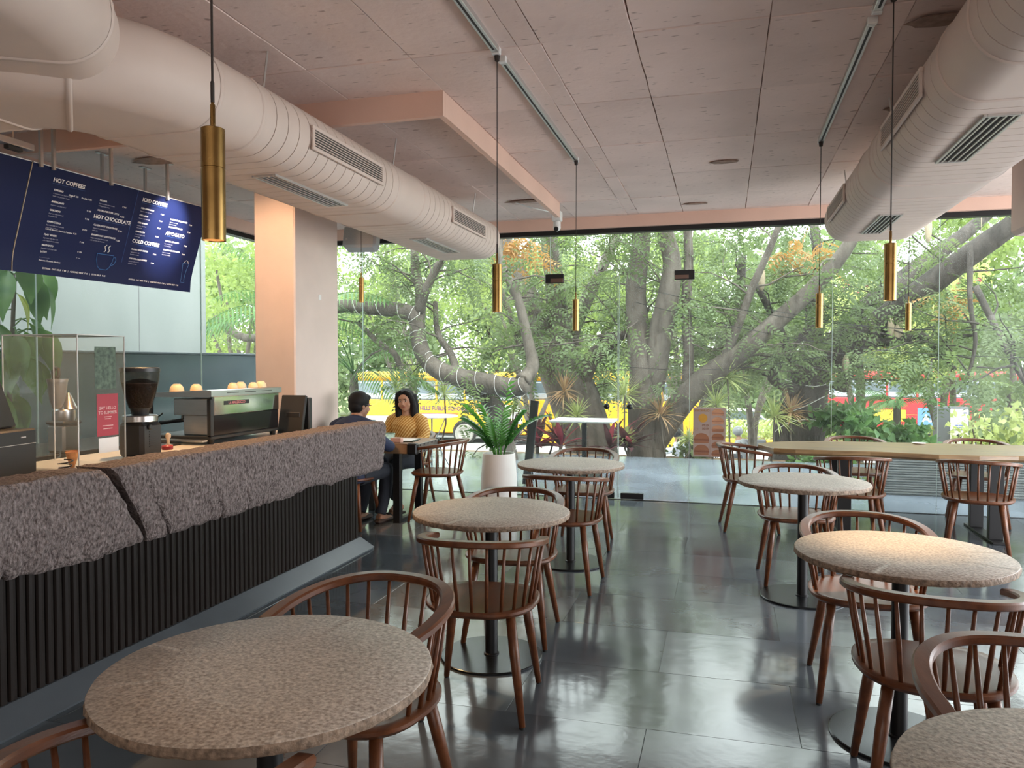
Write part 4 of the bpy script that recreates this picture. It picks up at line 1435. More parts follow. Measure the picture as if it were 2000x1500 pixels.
# boundary walls seen through the side glass
cw = tag(MB().box(-7.7, -7.4, -5, 9.75, -.05, 5.2).build('boundary_wall', M['concrete_wall']), 'tall pale concrete boundary wall beyond the side glass', 'wall')
cw['kind'] = 'structure'
for y in (2.2, 4.3, 6.4, 8.4):
    MB().box(-7.402, -7.396, y, y + .012, 1.65, 5.2).build('joint_line', M['rib_stone'], cw)
lw = tag(MB().bbox(-6.45, -6.25, -5, 10.6, -.05, 1.61, .01).build('low_wall', M['dark_gloss']), 'low dark glossy wall beyond the side glass', 'wall')
lw['kind'] = 'structure'
MB().bbox(-6.47, -6.23, -5, 10.62, 1.61, 1.635, .005).build('coping', M['plinth'], lw)

# ribbed stone planter right of the patio
pw = thing('ribbed_planter', 'low grey ribbed stone planter wall outside the glass at the right', 'planter', (1.78, 9.62, 0))
MB().box(.0, 6.5, .02, .6, -.01, .46).build('core', M['rib_stone'], pw)
rm = MB().bbox(-.015, 6.5, 0, .03, 0, .024, .008).mesh('rib', M['rib_stone'])
for k in range(16):
    o = bpy.data.objects.new('rib', rm)
    C.objects.link(o)
    o.parent = pw
    o.location = (random.Random(k).uniform(-.004, .004), random.Random(k + 50).uniform(-.006, .0), .004 + .0285 * k)
MB().box(.02, 6.45, .05, .58, .45, .47).build('soil', M['soil'], pw)

nrng = np.random.default_rng(7)


def unit(v):
    return v / np.maximum(1e-9, np.linalg.norm(v, axis=-1, keepdims=True))


def leaf_quads(P, D, Nn, L, Wd):
    """one folded lozenge (2 quads) per leaf: P base, D direction, Nn normal, L length, Wd half width"""
    n = len(P)
    S_ = unit(np.cross(D, Nn))
    U = np.cross(S_, D)
    L = np.broadcast_to(L, (n,))[:, None]
    Wd = np.broadcast_to(Wd, (n,))[:, None]
    mid = P + D * L * .45
    V = np.empty((n, 5, 3))
    V[:, 0] = P
    V[:, 1] = mid - S_ * Wd + U * Wd * .3
    V[:, 2] = P + D * L - U * L * .08
    V[:, 3] = mid + S_ * Wd + U * Wd * .3
    V[:, 4] = mid
    b = (np.arange(n) * 5)[:, None]
    F = np.concatenate([b + np.array([[0, 1, 4]]), b + np.array([[1, 2, 4]]), b + np.array([[0, 4, 3]]), b + np.array([[4, 2, 3]])])
    return V.reshape(-1, 3), F


def leaf_cloud(n, centers, radii, L, ratio=.32, down=.5):
    """n loose leaves spread through ellipsoids"""
    k = nrng.integers(0, len(centers), n)
    c = np.asarray(centers, float)[k]
    r = np.asarray(radii, float)[k]
    p = unit(nrng.normal(size=(n, 3))) * (nrng.random((n, 1)) ** .45)
    P = c + p * r
    D = unit(nrng.normal(size=(n, 3)) + np.array([0, 0, -down]) + p * .5)
    Nn = unit(nrng.normal(size=(n, 3)) + np.array([0, 0, .8]))
    LL = L * nrng.uniform(.6, 1.25, n)
    return leaf_quads(P, D, Nn, LL, LL * ratio)


def spray_cloud(n, centers, radii, rl=.34, pairs=6, L=.085, ratio=.2):
    """n pinnate compound leaves"""
    k = nrng.integers(0, len(centers), n)
    c = np.asarray(centers, float)[k]
    r = np.asarray(radii, float)[k]
    p = unit(nrng.normal(size=(n, 3))) * (nrng.random((n, 1)) ** .5)
    P0 = c + p * r
    D = unit(nrng.normal(size=(n, 3)) * np.array([1, 1, .5]) + np.array([0, 0, -.35]))
    side = unit(np.cross(D, np.array([0, 0, 1.0]) + nrng.normal(size=(n, 3)) * .35))
    up = np.cross(side, D)
    sc = nrng.uniform(.65, 1.3, (n, 1))
    Vs, Fs, base = [], [], 0
    for j in range(pairs):
        t = (j + .6) / pairs
        o = P0 + D * rl * t * sc - up * (rl * .35 * t * t) * sc
        for sg in (-1, 1):
            d = unit(side * sg + D * .55 - up * .25)
            V, F = leaf_quads(o, d, up, (L * (1 - .35 * abs(t - .5)) * sc)[:, 0], (L * ratio * sc)[:, 0])
            Vs.append(V)
            Fs.append(F + base)
            base += len(V)
    return np.concatenate(Vs), np.concatenate(Fs)


def join(parts):
    Vs, Fs, b = [], [], 0
    for V, F in parts:
        Vs.append(V)
        Fs.append(F + b)
        b += len(V)
    return np.concatenate(Vs), np.concatenate(Fs)


def smooth_path(pts, rads, sub=5):
    P, Rr = [], []
    n = len(pts)
    for i in range(n - 1):
        p0, p1, p2, p3 = pts[max(i - 1, 0)], pts[i], pts[i + 1], pts[min(i + 2, n - 1)]
        for k in range(sub):
            t = k / sub
            P.append(.5 * ((2 * p1) + (p2 - p0) * t + (2 * p0 - 5 * p1 + 4 * p2 - p3) * t * t + (3 * p1 - p0 - 3 * p2 + p3) * t ** 3))
            Rr.append(rads[i] + (rads[i + 1] - rads[i]) * t)
    P.append(pts[-1])
    Rr.append(rads[-1])
    return P, Rr


def limb(mb, spec, seed=0, n=10, knob=.06):
    """spec: list of (px, py, Y, r)"""
    pts = [at(a, b, c) for a, b, c, _ in spec]
    P, Rr = smooth_path(pts, [s[3] for s in spec])
    Rr = [r * (1 + knob * noise.noise((i * .7, seed, 1))) for i, r in enumerate(Rr)]
    mb.tube(P, Rr, n)
    return P, Rr


def twigs(mb, P, Rr, n, ln, seed, r0=.018, up=.3):
    """thin random side branches; returns tip points"""
    rg = random.Random(seed)
    tips = []
    for _ in range(n):
        i = rg.randrange(len(P) // 4, len(P))
        p = P[i]
        d = Vector((rg.uniform(-1, 1), rg.uniform(-.8, .8), rg.uniform(-.3, 1) * up + .1)).normalized()
        pts = [p]
        for k in range(5):
            d = (d + Vector((rg.uniform(-.4, .4), rg.uniform(-.4, .4), rg.uniform(-.35, .25)))).normalized()
            pts.append(pts[-1] + d * (ln * rg.uniform(.6, 1.2) / 5))
        r = min(r0, Rr[i] * .5)
        mb.tube(pts, [r * (1 - .15 * k) for k in range(6)], 5, caps=False)
        tips += pts[2:]
    return tips


def clusters(boxpx, step, Y0, Y1, rad, seed, keep=1.0):
    """cluster centres filling a region of the place, given as pixel box x depth range"""
    rg = random.Random(seed)
    out = []
    x0, y0, x1, y1 = boxpx
    x = x0
    while x <= x1:
        y = y0
        while y <= y1:
            if rg.random() < keep:
                out.append(tuple(at(x + rg.uniform(-.6, .6) * step, y + rg.uniform(-.6, .6) * step, rg.uniform(Y0, Y1))))
            y += step
        x += step
    rr_ = [(rad * rg.uniform(.7, 1.3), rad * rg.uniform(.7, 1.3), rad * rg.uniform(.5, .9)) for _ in out]
    return out, rr_


def stuff(o):
    o['kind'] = 'stuff'
    return o


def tree(name, label, limbs, cl, n_spray, leaf, seed, twig=(10, 1.6), bark='bark', extra=None, base=None, spray=True, L=.09, group='trees outside the shopfront'):
    t = thing(name, label, 'tree', base or tuple(at(limbs[0][0][0], limbs[0][0][1], limbs[0][0][2])), 0, group)
    mb = MB()
    tips = []
    for i, s in enumerate(limbs):
        P, Rr = limb(mb, s, seed + i)
        tips += twigs(mb, P, Rr, twig[0], twig[1], seed * 7 + i)
    tr = mb.build('trunk', M[bark], t, smooth=True)
    cen, rad = cl
    cen = list(cen) + [tuple(p) for p in tips[::3]]
    rad = list(rad) + [(.35, .35, .3)] * (len(cen) - len(rad))
    V, F = spray_cloud(n_spray, cen, rad, L=L) if spray else leaf_cloud(n_spray, cen, rad, L)
    fo = stuff(npmesh('foliage', V, F, M[leaf], t))
    for o in (tr, fo):
        o.location = -t.location
    return t


def sub_of(o, t):
    o.parent = t
    o.location = -Vector(t.location)
    return o


# tree A: broad multi-stemmed trunk left of the doors
tA = tree('street_tree', 'thick multi-stemmed grey tree outside, just left of the glass doors', [
    [(1172, 960, 14, .50), (1150, 860, 14, .46), (1118, 770, 14, .46), (1092, 715, 14, .42), (1062, 665, 14, .32), (1035, 600, 14.2, .27), (1000, 520, 14.4, .22), (968, 430, 14.8, .18), (950, 300, 15, .14)],
    [(1105, 730, 14, .30), (1092, 650, 13.8, .22), (1084, 560, 13.7, .18), (1072, 460, 13.6, .15), (1060, 320, 13.6, .12)],
    [(1115, 740, 14.1, .26), (1112, 660, 14.2, .18), (1138, 600, 14.3, .14), (1165, 545, 14.5, .11), (1200, 470, 15, .09), (1230, 380, 15, .07)],
    [(1128, 760, 14, .22), (1155, 700, 13.7, .15), (1195, 668, 13.5, .11), (1230, 640, 13.4, .09), (1265, 600, 13.4, .06)],
    [(1135, 740, 14.2, .14), (1175, 690, 14.8, .09), (1225, 690, 15.2, .07), (1262, 720, 15.5, .05)],
    [(1070, 700, 14, .18), (1042, 690, 13.6, .12), (1020, 690, 13.3, .08), (1005, 640, 13.2, .06), (975, 560, 13, .05)]],
    clusters((880, 380, 1230, 620), 66, 13.2, 18.5, .62, 1, .8), 1400, 'leaf_mid', 11)
# tree B: twin stem seen through the doors
tB = tree('street_tree', 'twin-stemmed tree seen through the glass doors, with a limb rising right', [
    [(1262, 960, 13.2, .34), (1262, 890, 13.2, .31), (1260, 800, 13.2, .29), (1258, 720, 13.2, .25), (1246, 640, 13.2, .19), (1242, 560, 13.2, .17), (1252, 470, 13.3, .16), (1248, 380, 13.4, .15), (1235, 280, 13.5, .13)],
    [(1272, 760, 13.2, .22), (1288, 660, 13.1, .21), (1305, 580, 13.0, .18), (1312, 510, 13.0, .15), (1296, 440, 13.0, .14), (1285, 330, 13.0, .12)],
    [(1268, 880, 13.2, .22), (1310, 815, 13.1, .21), (1350, 765, 13.0, .20), (1400, 722, 12.9, .18), (1450, 685, 12.8, .16), (1520, 625, 12.7, .14), (1590, 560, 12.6, .12), (1650, 490, 12.5, .10), (1700, 400, 12.4, .08)],
    [(1338, 785, 13.0, .10), (1345, 700, 13.2, .09), (1340, 600, 13.3, .085), (1345, 500, 13.4, .08), (1338, 380, 13.5, .06)],
    [(1405, 720, 12.9, .08), (1440, 640, 12.7, .07), (1470, 560, 12.6, .06), (1510, 470, 12.5, .05), (1540, 380, 12.5, .04)],
    [(1425, 700, 12.9, .08), (1440, 720, 13.2, .05), (1455, 690, 13.5, .03)]],
    clusters((1240, 380, 1560, 610), 66, 12.6, 18.5, .62, 2, .8), 1400, 'leaf_mid', 23)
# tree C: leaning tree at the right with twin rising limbs
tC = tree('street_tree', 'dark leaning tree at right with two long limbs rising to the upper right', [
    [(1540, 960, 14.5, .50), (1558, 880, 14.5, .46), (1568, 800, 14.5, .42), (1585, 725, 14.5, .36), (1630, 690, 14.3, .26), (1690, 650, 14, .23), (1760, 600, 13.7, .21), (1830, 545, 13.4, .19), (1905, 490, 13.1, .17), (1990, 430, 12.8, .15), (2100, 350, 12.5, .12)],
    [(1600, 700, 14.6, .26), (1650, 655, 14.8, .21), (1690, 605, 15, .19), (1745, 560, 15.2, .17), (1810, 510, 15.4, .15), (1880, 460, 15.6, .12), (1950, 400, 16, .1)],
    [(1575, 740, 14.5, .22), (1590, 660, 14.6, .17), (1588, 600, 14.7, .14), (1600, 540, 14.8, .1), (1590, 440, 15, .08)],
    [(1570, 770, 14.3, .14), (1552, 720, 14, .10), (1535, 670, 13.8, .08), (1510, 620, 13.6, .06), (1480, 560, 13.4, .05)],
    [(1550, 760, 14, .10), (1510, 738, 13.5, .09), (1535, 690, 13.4, .07), (1580, 640, 13.4, .06)],
    [(1640, 760, 14.4, .14), (1665, 700, 14.2, .11), (1700, 660, 14, .08)],
    [(1700, 668, 13.9, .08), (1755, 668, 13.6, .07), (1800, 655, 13.4, .06), (1840, 695, 13.2, .05), (1866, 722, 13.1, .03)],
    [(1905, 560, 12.6, .05), (1945, 640, 12.4, .045), (1975, 700, 12.2, .04), (2010, 760, 12, .03)],
    [(1895, 480, 13, .05), (1895, 590, 12.8, .035), (1905, 670, 12.7, .03), (1888, 740, 12.6, .02), (1870, 770, 12.6, .015)]],
    clusters((1580, 370, 2060, 600), 66, 12.6, 18.5, .62, 3, .8), 1900, 'leaf_mid', 37, bark='bark_dark')
# tree D: low wired limb at the left
limbsD = [
    [(1000, 930, 11.6, .16), (985, 860, 11.6, .15), (968, 800, 11.6, .15), (945, 768, 11.6, .15), (915, 752, 11.5, .14)],
    [(1026, 752, 11.0, .115), (1000, 758, 11.1, .15), (950, 748, 11.2, .15), (900, 738, 11.3, .15), (855, 722, 11.4, .145), (828, 695, 11.5, .135), (816, 655, 11.6, .125), (812, 620, 11.6, .13), (780, 606, 11.6, .125), (720, 602, 11.6, .11), (655, 600, 11.6, .105), (560, 640, 11.6, .09), (480, 660, 11.8, .07), (420, 620, 12, .05)],
    [(1020, 745, 11.1, .13), (1040, 715, 11.3, .10), (1030, 660, 11.4, .08), (1010, 580, 11.5, .07), (975, 500, 11.6, .06), (985, 420, 11.7, .05)],
    [(815, 640, 11.6, .11), (822, 580, 11.7, .09), (812, 530, 11.8, .08), (808, 460, 12, .06)],
    [(818, 610, 11.6, .08), (835, 560, 11.5, .07), (862, 510, 11.4, .06), (905, 465, 11.2, .045)],
    [(780, 715, 11.6, .05), (770, 690, 11.6, .05), (740, 670, 11.7, .045), (700, 630, 11.8, .04)],
    [(895, 735, 11.3, .07), (880, 690, 11.6, .06), (855, 650, 11.8, .05), (850, 590, 12, .04)]]
tD = tree('street_tree', 'small grey tree with a low horizontal limb wrapped in white string lights', limbsD,
          clusters((560, 400, 900, 590), 60, 11.4, 15, .55, 4, .8), 1000, 'leaf_mid', 51, twig=(7, 1.2))
pts = [at(a, b, c) for a, b, c, _ in limbsD[1]]
P, Rr = smooth_path(pts, [s[3] for s in limbsD[1]], 10)
mbw = MB()
wire = []
for i in range(len(P) - 30):
    t = (P[min(i + 1, len(P) - 1)] - P[max(i - 1, 0)]).normalized()
    a = t.orthogonal().normalized()
    b = t.cross(a)
    for k in range(4):
        ang = (i * 4 + k) * .22
        q = P[i].lerp(P[min(i + 1, len(P) - 1)], k / 4)
        wire.append(q + (a * math.cos(ang) + b * math.sin(ang)) * (Rr[i] + .012))
M['wire'] = mat('white_wire', (.75, .75, .72), .5)
sub_of(mbw.tube(wire, .004, 4).build('string_light', M['wire']), tD)
wire = []
pts = [at(a, b, c) for a, b, c, _ in limbsD[0]]
P, Rr = smooth_path(pts, [s[3] for s in limbsD[0]], 10)
for i in range(len(P)):
    ang = i * .8
    wire.append(P[i] + Vector((math.cos(ang), math.sin(ang), 0)) * (Rr[i] + .01))
sub_of(MB().tube(wire, .004, 4).build('string_light', M['wire']), tD)
# wires and pods on tree C
wire = []
for i in range(60):
    p = at(1562 + 25 * i / 60, 860 - 150 * i / 60, 14.5)
    ang = i * .37
    wire.append(p + Vector((math.cos(ang), math.sin(ang), .25 * math.sin(ang * 1.7))) * (.49 - .1 * i / 60))
sub_of(MB().tube(wire, .007, 4).build('string_light', M['wire']), tC)
M['pod'] = mat('tan_seed_pod', (.42, .34, .24), .85, var=.15, vscale=10, bump=.4, bscale=20)
for k, (a, b, Y, h) in enumerate(((1813, 445, 13.2, .42), (1740, 640, 13.6, .30), (1752, 655, 13.6, .32), (1757, 640, 13.7, .34), (1652, 712, 13.9, .30), (1488, 545, 12.8, .34), (1916, 490, 13.2, .3))):
    p = at(a, b, Y)
    pod = MB().tube([p + Vector((0, 0, .5)), p + Vector((0, 0, h * .5))], .006, 5)
    pod.ball(p, 1, 12, 9, (.055, .055, h * .55))
    sub_of(pod.build('seed_pod', M['pod'], smooth=True), tC)
# dry leaf bunches
V, F = spray_cloud(60, [tuple(at(1000, 490, 12)), tuple(at(1020, 470, 12)), tuple(at(1050, 500, 12.5))], [(.22, .22, .35)] * 3, L=.1)
sub_of(stuff(npmesh('dry_leaves', V, F, M['leaf_brown'])), tA)
V, F = spray_cloud(60, [tuple(at(1530, 520, 13)), tuple(at(1560, 500, 13)), tuple(at(1600, 500, 13.4)), tuple(at(1850, 600, 13))], [(.2, .2, .3)] * 4, L=.1)
sub_of(stuff(npmesh('dry_leaves', V, F, M['leaf_brown'])), tC)
# thin dark trunk behind B
tree('slender_tree', 'dark slim trunk behind the burger poster, right of the doors', [
    [(1365, 950, 16.5, .24), (1375, 840, 16.5, .22), (1392, 760, 16.5, .19), (1405, 690, 16.4, .15), (1440, 600, 16.3, .1), (1450, 500, 16, .08)]],
    clusters((1360, 560, 1500, 760), 55, 16, 20, .5, 8, .7), 420, 'leaf_mid', 61, bark='bark_dark')

# mid distance small trees ---------------------------------------------------
mids = [
    ('leafy street tree behind the school bus, left of the thick trunk', 800, 24, (690, 470, 930, 630), 'leaf_bright'),
    ('bright green tree between the thick trunk and the doors', 1040, 23, (930, 480, 1180, 700), 'leaf_bright'),
    ('bright leafy tree filling the view behind the right door leaf', 1330, 24, (1180, 480, 1400, 740), 'leaf_bright'),
    ('dense tree in mid distance above the parked cars', 1470, 22, (1400, 500, 1580, 760), 'leaf_mid'),
    ('yellow-green broad-leaved tree behind the leaning tree', 1680, 21, (1600, 600, 1790, 725), 'leaf_yellow'),
    ('light green tree at the right behind the white sign box', 1850, 20, (1780, 560, 1920, 740), 'leaf_yellow'),
    ('grey-green bushy tree at the far right edge', 1975, 18, (1900, 600, 2080, 860), 'leaf_mid'),
    ('green tree beyond the low dark wall, left of the column', 470, 19, (400, 470, 640, 680), 'leaf_bright')]
for k, (lab, px, Y, box, lf) in enumerate(mids):
    p0 = at(px, 800, Y)
    g = Vector((p0.x, p0.y, RZ))
    t = thing('small_tree', lab, 'tree', tuple(g), 0, 'mid-distance street trees')
    cen, rad = clusters(box, 48, Y - 2.5, Y + 3, .75, 20 + k, .9)
    mb = MB()
    rg = random.Random(k)
    for b in range(5):
        e = Vector(rg.choice(cen))
        m1 = g.lerp(e, .5) + Vector((rg.uniform(-.3, .3), rg.uniform(-.3, .3), .4))
        m1.x = g.x + (e.x - g.x) * .25
        PP, RR = smooth_path([g, g + Vector((0, 0, 1.0)), m1, e], [.12, .1, .07, .03])
        mb.tube(PP, RR, 7)
    a_ = mb.build('trunk', M['bark'], t, smooth=True)
    V, F = leaf_cloud(int(4200), cen, rad, .17, .3)
    b_ = stuff(npmesh('foliage', V, F, M[lf], t))
    a_.location = b_.location = -t.location
    if k in (4, 5):
        V, F = leaf_cloud(120, cen[::2], rad[::2], .13, .45)
        sub_of(stuff(npmesh('blossom', V, F, M['petal'])), t)

# distant trees ---------------------------------------------------------------
far = [(-30, 42, 9), (-22, 46, 10), (-15, 52, 12), (-8, 48, 10), (-1, 54, 12), (6, 49, 10), (13, 54, 13), (20, 48, 10), (28, 52, 12), (36, 46, 11), (-38, 48, 12), (44, 50, 12)]
for k, (x, y, h) in enumerate(far):
    t = thing('background_tree', 'hazy green tree across the street, number %s from the left of the far row' % ('one two three four five six seven eight nine ten eleven twelve'.split()[sorted(range(len(far)), key=lambda i: far[i][0] / far[i][1]).index(k)]), 'tree', (x, y, RZ), 0, 'trees across the street')
    rg = random.Random(k + 70)
    cen, rad = [], []
    for _ in range(30):
        a, rr_, z = rg.uniform(0, 2 * PI), rg.random() ** .5 * 4.6, rg.uniform(1.2, h)
        cen.append((rr_ * math.cos(a), rr_ * math.sin(a), z))
        rad.append((1.6, 1.6, 1.3))
    mb = MB()
    for b in range(4):
        e = Vector(rg.choice(cen))
        PP, RR = smooth_path([Vector((0, 0, 0)), Vector((0, 0, 2)), e * .6 + Vector((0, 0, .8)), e], [.28, .24, .15, .05])
        mb.tube(PP, RR, 7)
    mb.build('trunk', M['bark'], t, smooth=True)
    V, F = leaf_cloud(7500, cen, rad, .46, .34)
    stuff(npmesh('foliage', V, F, M['leaf_far' if k % 3 else 'leaf_bright'], t))


# palms -----------------------------------------------------------------------
def palm(loc, label, nf, L, seed, zc, tilt0=40):
    t = thing('palm', label, 'palm', loc, 0, 'palms')
    rg = random.Random(seed)
    MB().tube([(0, 0, 0), (.03, 0, zc * .5), (0, .02, zc)], [.11, .09, .07], 10).build('stem', M['bark'], t, smooth=True)
    for k in range(nf):
        a = 2 * PI * k / nf + rg.uniform(-.25, .25)
        tl = R(rg.uniform(12, 70))
        pts = []
        d0 = Vector((math.cos(a) * math.sin(tl), math.sin(a) * math.sin(tl), math.cos(tl)))
        p = Vector((0, 0, zc))
        for s in range(13):
            pts.append(p.copy())
            d0 = (d0 + Vector((0, 0, -.11))).normalized()
            p = p + d0 * (L / 12)
        mb = MB()
        mb.tube(pts, [.014 * (1 - .85 * s / 12) for s in range(13)], 5)
        for s in range(2, 13):
            for h in (0, .5):
                q = pts[s].lerp(pts[min(s + 1, 12)], h)
                d = (pts[min(s + 1, 12)] - pts[s - 1]).normalized()
                sd = d.cross(Vector((0, 0, 1)))
                sd = sd.normalized() if sd.length > .01 else Vector((1, 0, 0))
                ll = L * .30 * math.sin(PI * (.18 + .74 * s / 12))
                for sg in (-1, 1):
                    vs, fs = leaf_poly(ll, .016, .35, 3)
                    Mx = Matrix.Translation(q) @ aim(sd * sg + d * .7 + Vector((0, 0, -.25)), 0)
                    mb.add([Mx @ Vector(v) for v in vs], fs)
        mb.build('frond', M['palm_leaf'], t, smooth=True)
    return t


p = at(585, 640, 11.6)
palm((p.x, p.y, -.05), 'feathery palm behind the column with fronds on both sides of it', 13, 1.9, 3, p.z + .15)
p = at(690, 700, 12.3)
palm((p.x, p.y, -.08), 'low green palm right of the column, outside the glass', 10, 1.6, 9, max(.6, p.z - .2))
p = at(1752, 800, 17)
palm((p.x, p.y, RZ + .3), 'small dark cycad palm left of the white sign box', 12, .9, 12, p.z - RZ - .2)

# big-leaved plant outside the side glass --------------------------------------
bp = thing('broad_leaf_plant', 'large drooping green leaves outside the side glass at the far left', 'plant', (-5.74, 5.0, -.02))
rg = random.Random(21)
stems = []
for k in range(4):
    e = Vector((rg.uniform(-.14, .14), rg.uniform(-.4, .45), rg.uniform(1.9, 2.5)))
    stems.append([Vector((0, 0, 0)), Vector((e.x * .2, e.y * .2, .9)), Vector((e.x * .6, e.y * .6, 1.6)), e])
    P, Rr = smooth_path(stems[-1], [.022, .02, .016, .01])
    MB().tube(P, Rr, 7).build('stem', M['bark'], bp, smooth=True)
for k in range(52):
    s = stems[k % 4]
    u = rg.uniform(.2, 1)
    q = s[1].lerp(s[3], u) if u < .8 else s[3]
    a = rg.uniform(0, 2 * PI)
    d = Vector((math.cos(a) * .35, math.sin(a), rg.uniform(-.2, .5))).normalized()
    p1 = q + d * rg.uniform(.12, .28)
    MB().tube([q, q.lerp(p1, .5) + Vector((0, 0, .03)), p1], .006, 5).build('leaf_stalk', M['big_leaf'], bp)
    vs, fs = leaf_poly(rg.uniform(.3, .46), rg.uniform(.07, .105), .25, 7)
    Mx = Matrix.Translation(p1) @ aim(d * .45 + Vector((0, 0, -.9)), rg.uniform(-.6, .6))
    MB().add([Mx @ Vector(v) for v in vs], fs).build('leaf', M['big_leaf_y' if k in (5, 17) else 'big_leaf'], bp, smooth=True)


# dracaenas --------------------------------------------------------------------
def dracaena(px, py, Y, rad, label, m, seed, n=64):
    c = at(px, py, Y)
    g = -.08 if Y < 13.4 else -.5
    t = thing('dracaena', label, 'plant', (c.x, c.y, g), 0, 'spiky dracaenas in the planting bed')
    rg = random.Random(seed)
    h = c.z - g
    MB().tube([(rg.uniform(-.1, .1), 0, 0), (rg.uniform(-.04, .04), 0, h * .5), (0, 0, h)], [.018, .015, .014], 7).build('stem', M['bark'], t, smooth=True)
    mb = MB()
    for k in range(n):
        a = rg.uniform(0, 2 * PI)
        el = rg.uniform(-.35, 1.45)
        d = Vector((math.cos(a) * math.cos(el), math.sin(a) * math.cos(el), math.sin(el)))
        vs, fs = leaf_poly(rad * rg.uniform(.8, 1.25), .012, .18 if el > .6 else .35, 4)
        Mx = Matrix.Translation((0, 0, h + rg.uniform(-.06, .03))) @ aim(d, rg.uniform(-.5, .5))
        mb.add([Mx @ Vector(v) for v in vs], fs)
    mb.build('leaf_rosette', M[m], t, smooth=True)


for k, (px, py, Y, r, lab, m) in enumerate((
    (1103, 765, 12.9, .40, 'pinkish dracaena crown in front of the thick trunk', 'drac_pink'),
    (1127, 812, 12.7, .33, 'pale green dracaena above the white patio table', 'drac'),
    (1080, 835, 12.7, .32, 'low pale dracaena left of the white patio table', 'drac'),
    (1220, 772, 12.8, .40, 'tall pale green dracaena left of the door gap', 'drac'),
    (1290, 808, 12.7, .40, 'pink-tipped dracaena right of the twin trunk', 'drac_pink'),
    (1222, 855, 12.6, .22, 'tiny yellowish dracaena low beside the door gap', 'drac'),
    (1421, 738, 12.9, .46, 'tallest pale dracaena above the burger poster', 'drac'),
    (1398, 790, 12.8, .36, 'pale dracaena just over the burger poster', 'drac'),
    (1345, 858, 12.7, .22, 'small spiky dracaena left of the burger poster', 'drac'),
    (1512, 815, 12.9, .42, 'pale and pink dracaena left of the leaning trunk', 'drac'),
    (1545, 805, 13.1, .36, 'pinkish dracaena against the leaning trunk', 'drac_pink'),
    (775, 765, 12.8, .45, 'pale dracaena left of the head of the person in mustard', 'drac'),
    (812, 735, 13.0, .45, 'tall dracaena behind the head of the person in mustard', 'drac'),
    (868, 770, 12.9, .48, 'drooping dracaena right of the person in mustard, before the bus', 'drac'),
    (1003, 802, 12.7, .30, 'small pale dracaena above the potted plant', 'drac'))):
    dracaena(px, py, Y, r, lab, m, 100 + k)


def cordyline(px, py, Y, label, seed, n=22, L=.62, red=.3):
    c = at(px, py, Y)
    t = thing('cordyline', label, 'plant', (c.x, c.y, -.08), 0, 'purple cordylines in the planting bed')
    rg = random.Random(seed)
    MB().tube([(0, 0, 0), (0, 0, .22)], .03, 8).build('stem', M['bark'], t)
    for k in range(n):
        a = rg.uniform(0, 2 * PI)
        el = rg.uniform(.15, 1.45)
        d = Vector((math.cos(a) * math.cos(el), math.sin(a) * math.cos(el), math.sin(el)))
        vs, fs = leaf_poly(L * rg.uniform(.7, 1.2), .055, .25, 5)
        Mx = Matrix.Translation((0, 0, .18)) @ aim(d, rg.uniform(-.4, .4))
        MB().add([Mx @ Vector(v) for v in vs], fs).build('leaf', M['cordy_red' if rg.random() < red else 'cordy'], t, smooth=True)


for k, (px, py, Y, lab, red) in enumerate((
    (1050, 888, 12.65, 'dark purple cordyline beside the potted plant', .1),
    (1095, 885, 12.6, 'red-centred purple cordyline left of the white table post', .45),
    (1190, 890, 12.6, 'big dark purple cordyline right of the white table post', .12),
    (1228, 892, 12.7, 'purple cordyline before the twin trunk', .15),
    (1000, 885, 12.8, 'purple cordyline left of the black easel', .15))):
    cordyline(px, py, Y, lab, 200 + k, red=red)


# leafy shrubs -------------------------------------------------------------------
def shrub(px, py, Y, rx, rz, n, lf, L, label, kind='shrub', ry=None, group='shrubs outside', g=None):
    c = at(px, py, Y)
    g = (-.1 if Y < 13.6 else (RZ if Y > 15.6 else -1.0)) if g is None else g
    t = thing(kind, label, 'shrub', (c.x, c.y, g), 0, group)
    rg = random.Random(int(px + py))
    cen = [(rg.uniform(-1, 1) * rx * .7, rg.uniform(-1, 1) * (ry or rx) * .7, c.z - g + rg.uniform(-1, 1) * rz * .6) for _ in range(10)]
    rad = [(rx * .45, (ry or rx) * .45, rz * .5)] * 10
    mb = MB()
    for q in cen[:6]:
        mb.tube([(0, 0, 0), (q[0] * .4, q[1] * .4, q[2] * .5), q], [.03, .02, .01], 6)
    mb.build('stem', M['bark_dark'], t)
    V, F = leaf_cloud(n, cen, rad, L, .3, down=.1)
    stuff(npmesh('foliage', V, F, M[lf], t))
    return t


shrub(1670, 832, 13.5, .75, .36, 620, 'big_leaf', .19, 'glossy frangipani bush under the leaning tree')
shrub(1760, 855, 13.2, .45, .24, 320, 'big_leaf', .18, 'glossy leafy bush behind the communal table, right of the frangipani')
shrub(1940, 850, 15.5, 1.0, .6, 900, 'leaf_yellow', .16, 'yellow-green bush at the far right behind the communal table', g=-1.5)
shrub(1345, 875, 13.4, .35, .3, 300, 'leaf_mid', .12, 'small fine-leaved bush left of the burger poster')
shrub(1600, 905, 12.9, .5, .2, 300, 'big_leaf', .18, 'low leafy plant under the end of the communal table')
shrub(1700, 935, 10.3, .35, .15, 220, 'leaf_mid', .12, 'low green groundcover outside the glass under the communal table', g=0)
shrub(1140, 735, 18, .8, .9, 900, 'leaf_dark', .13, 'dark green bush between thick trunk and twin trunk')


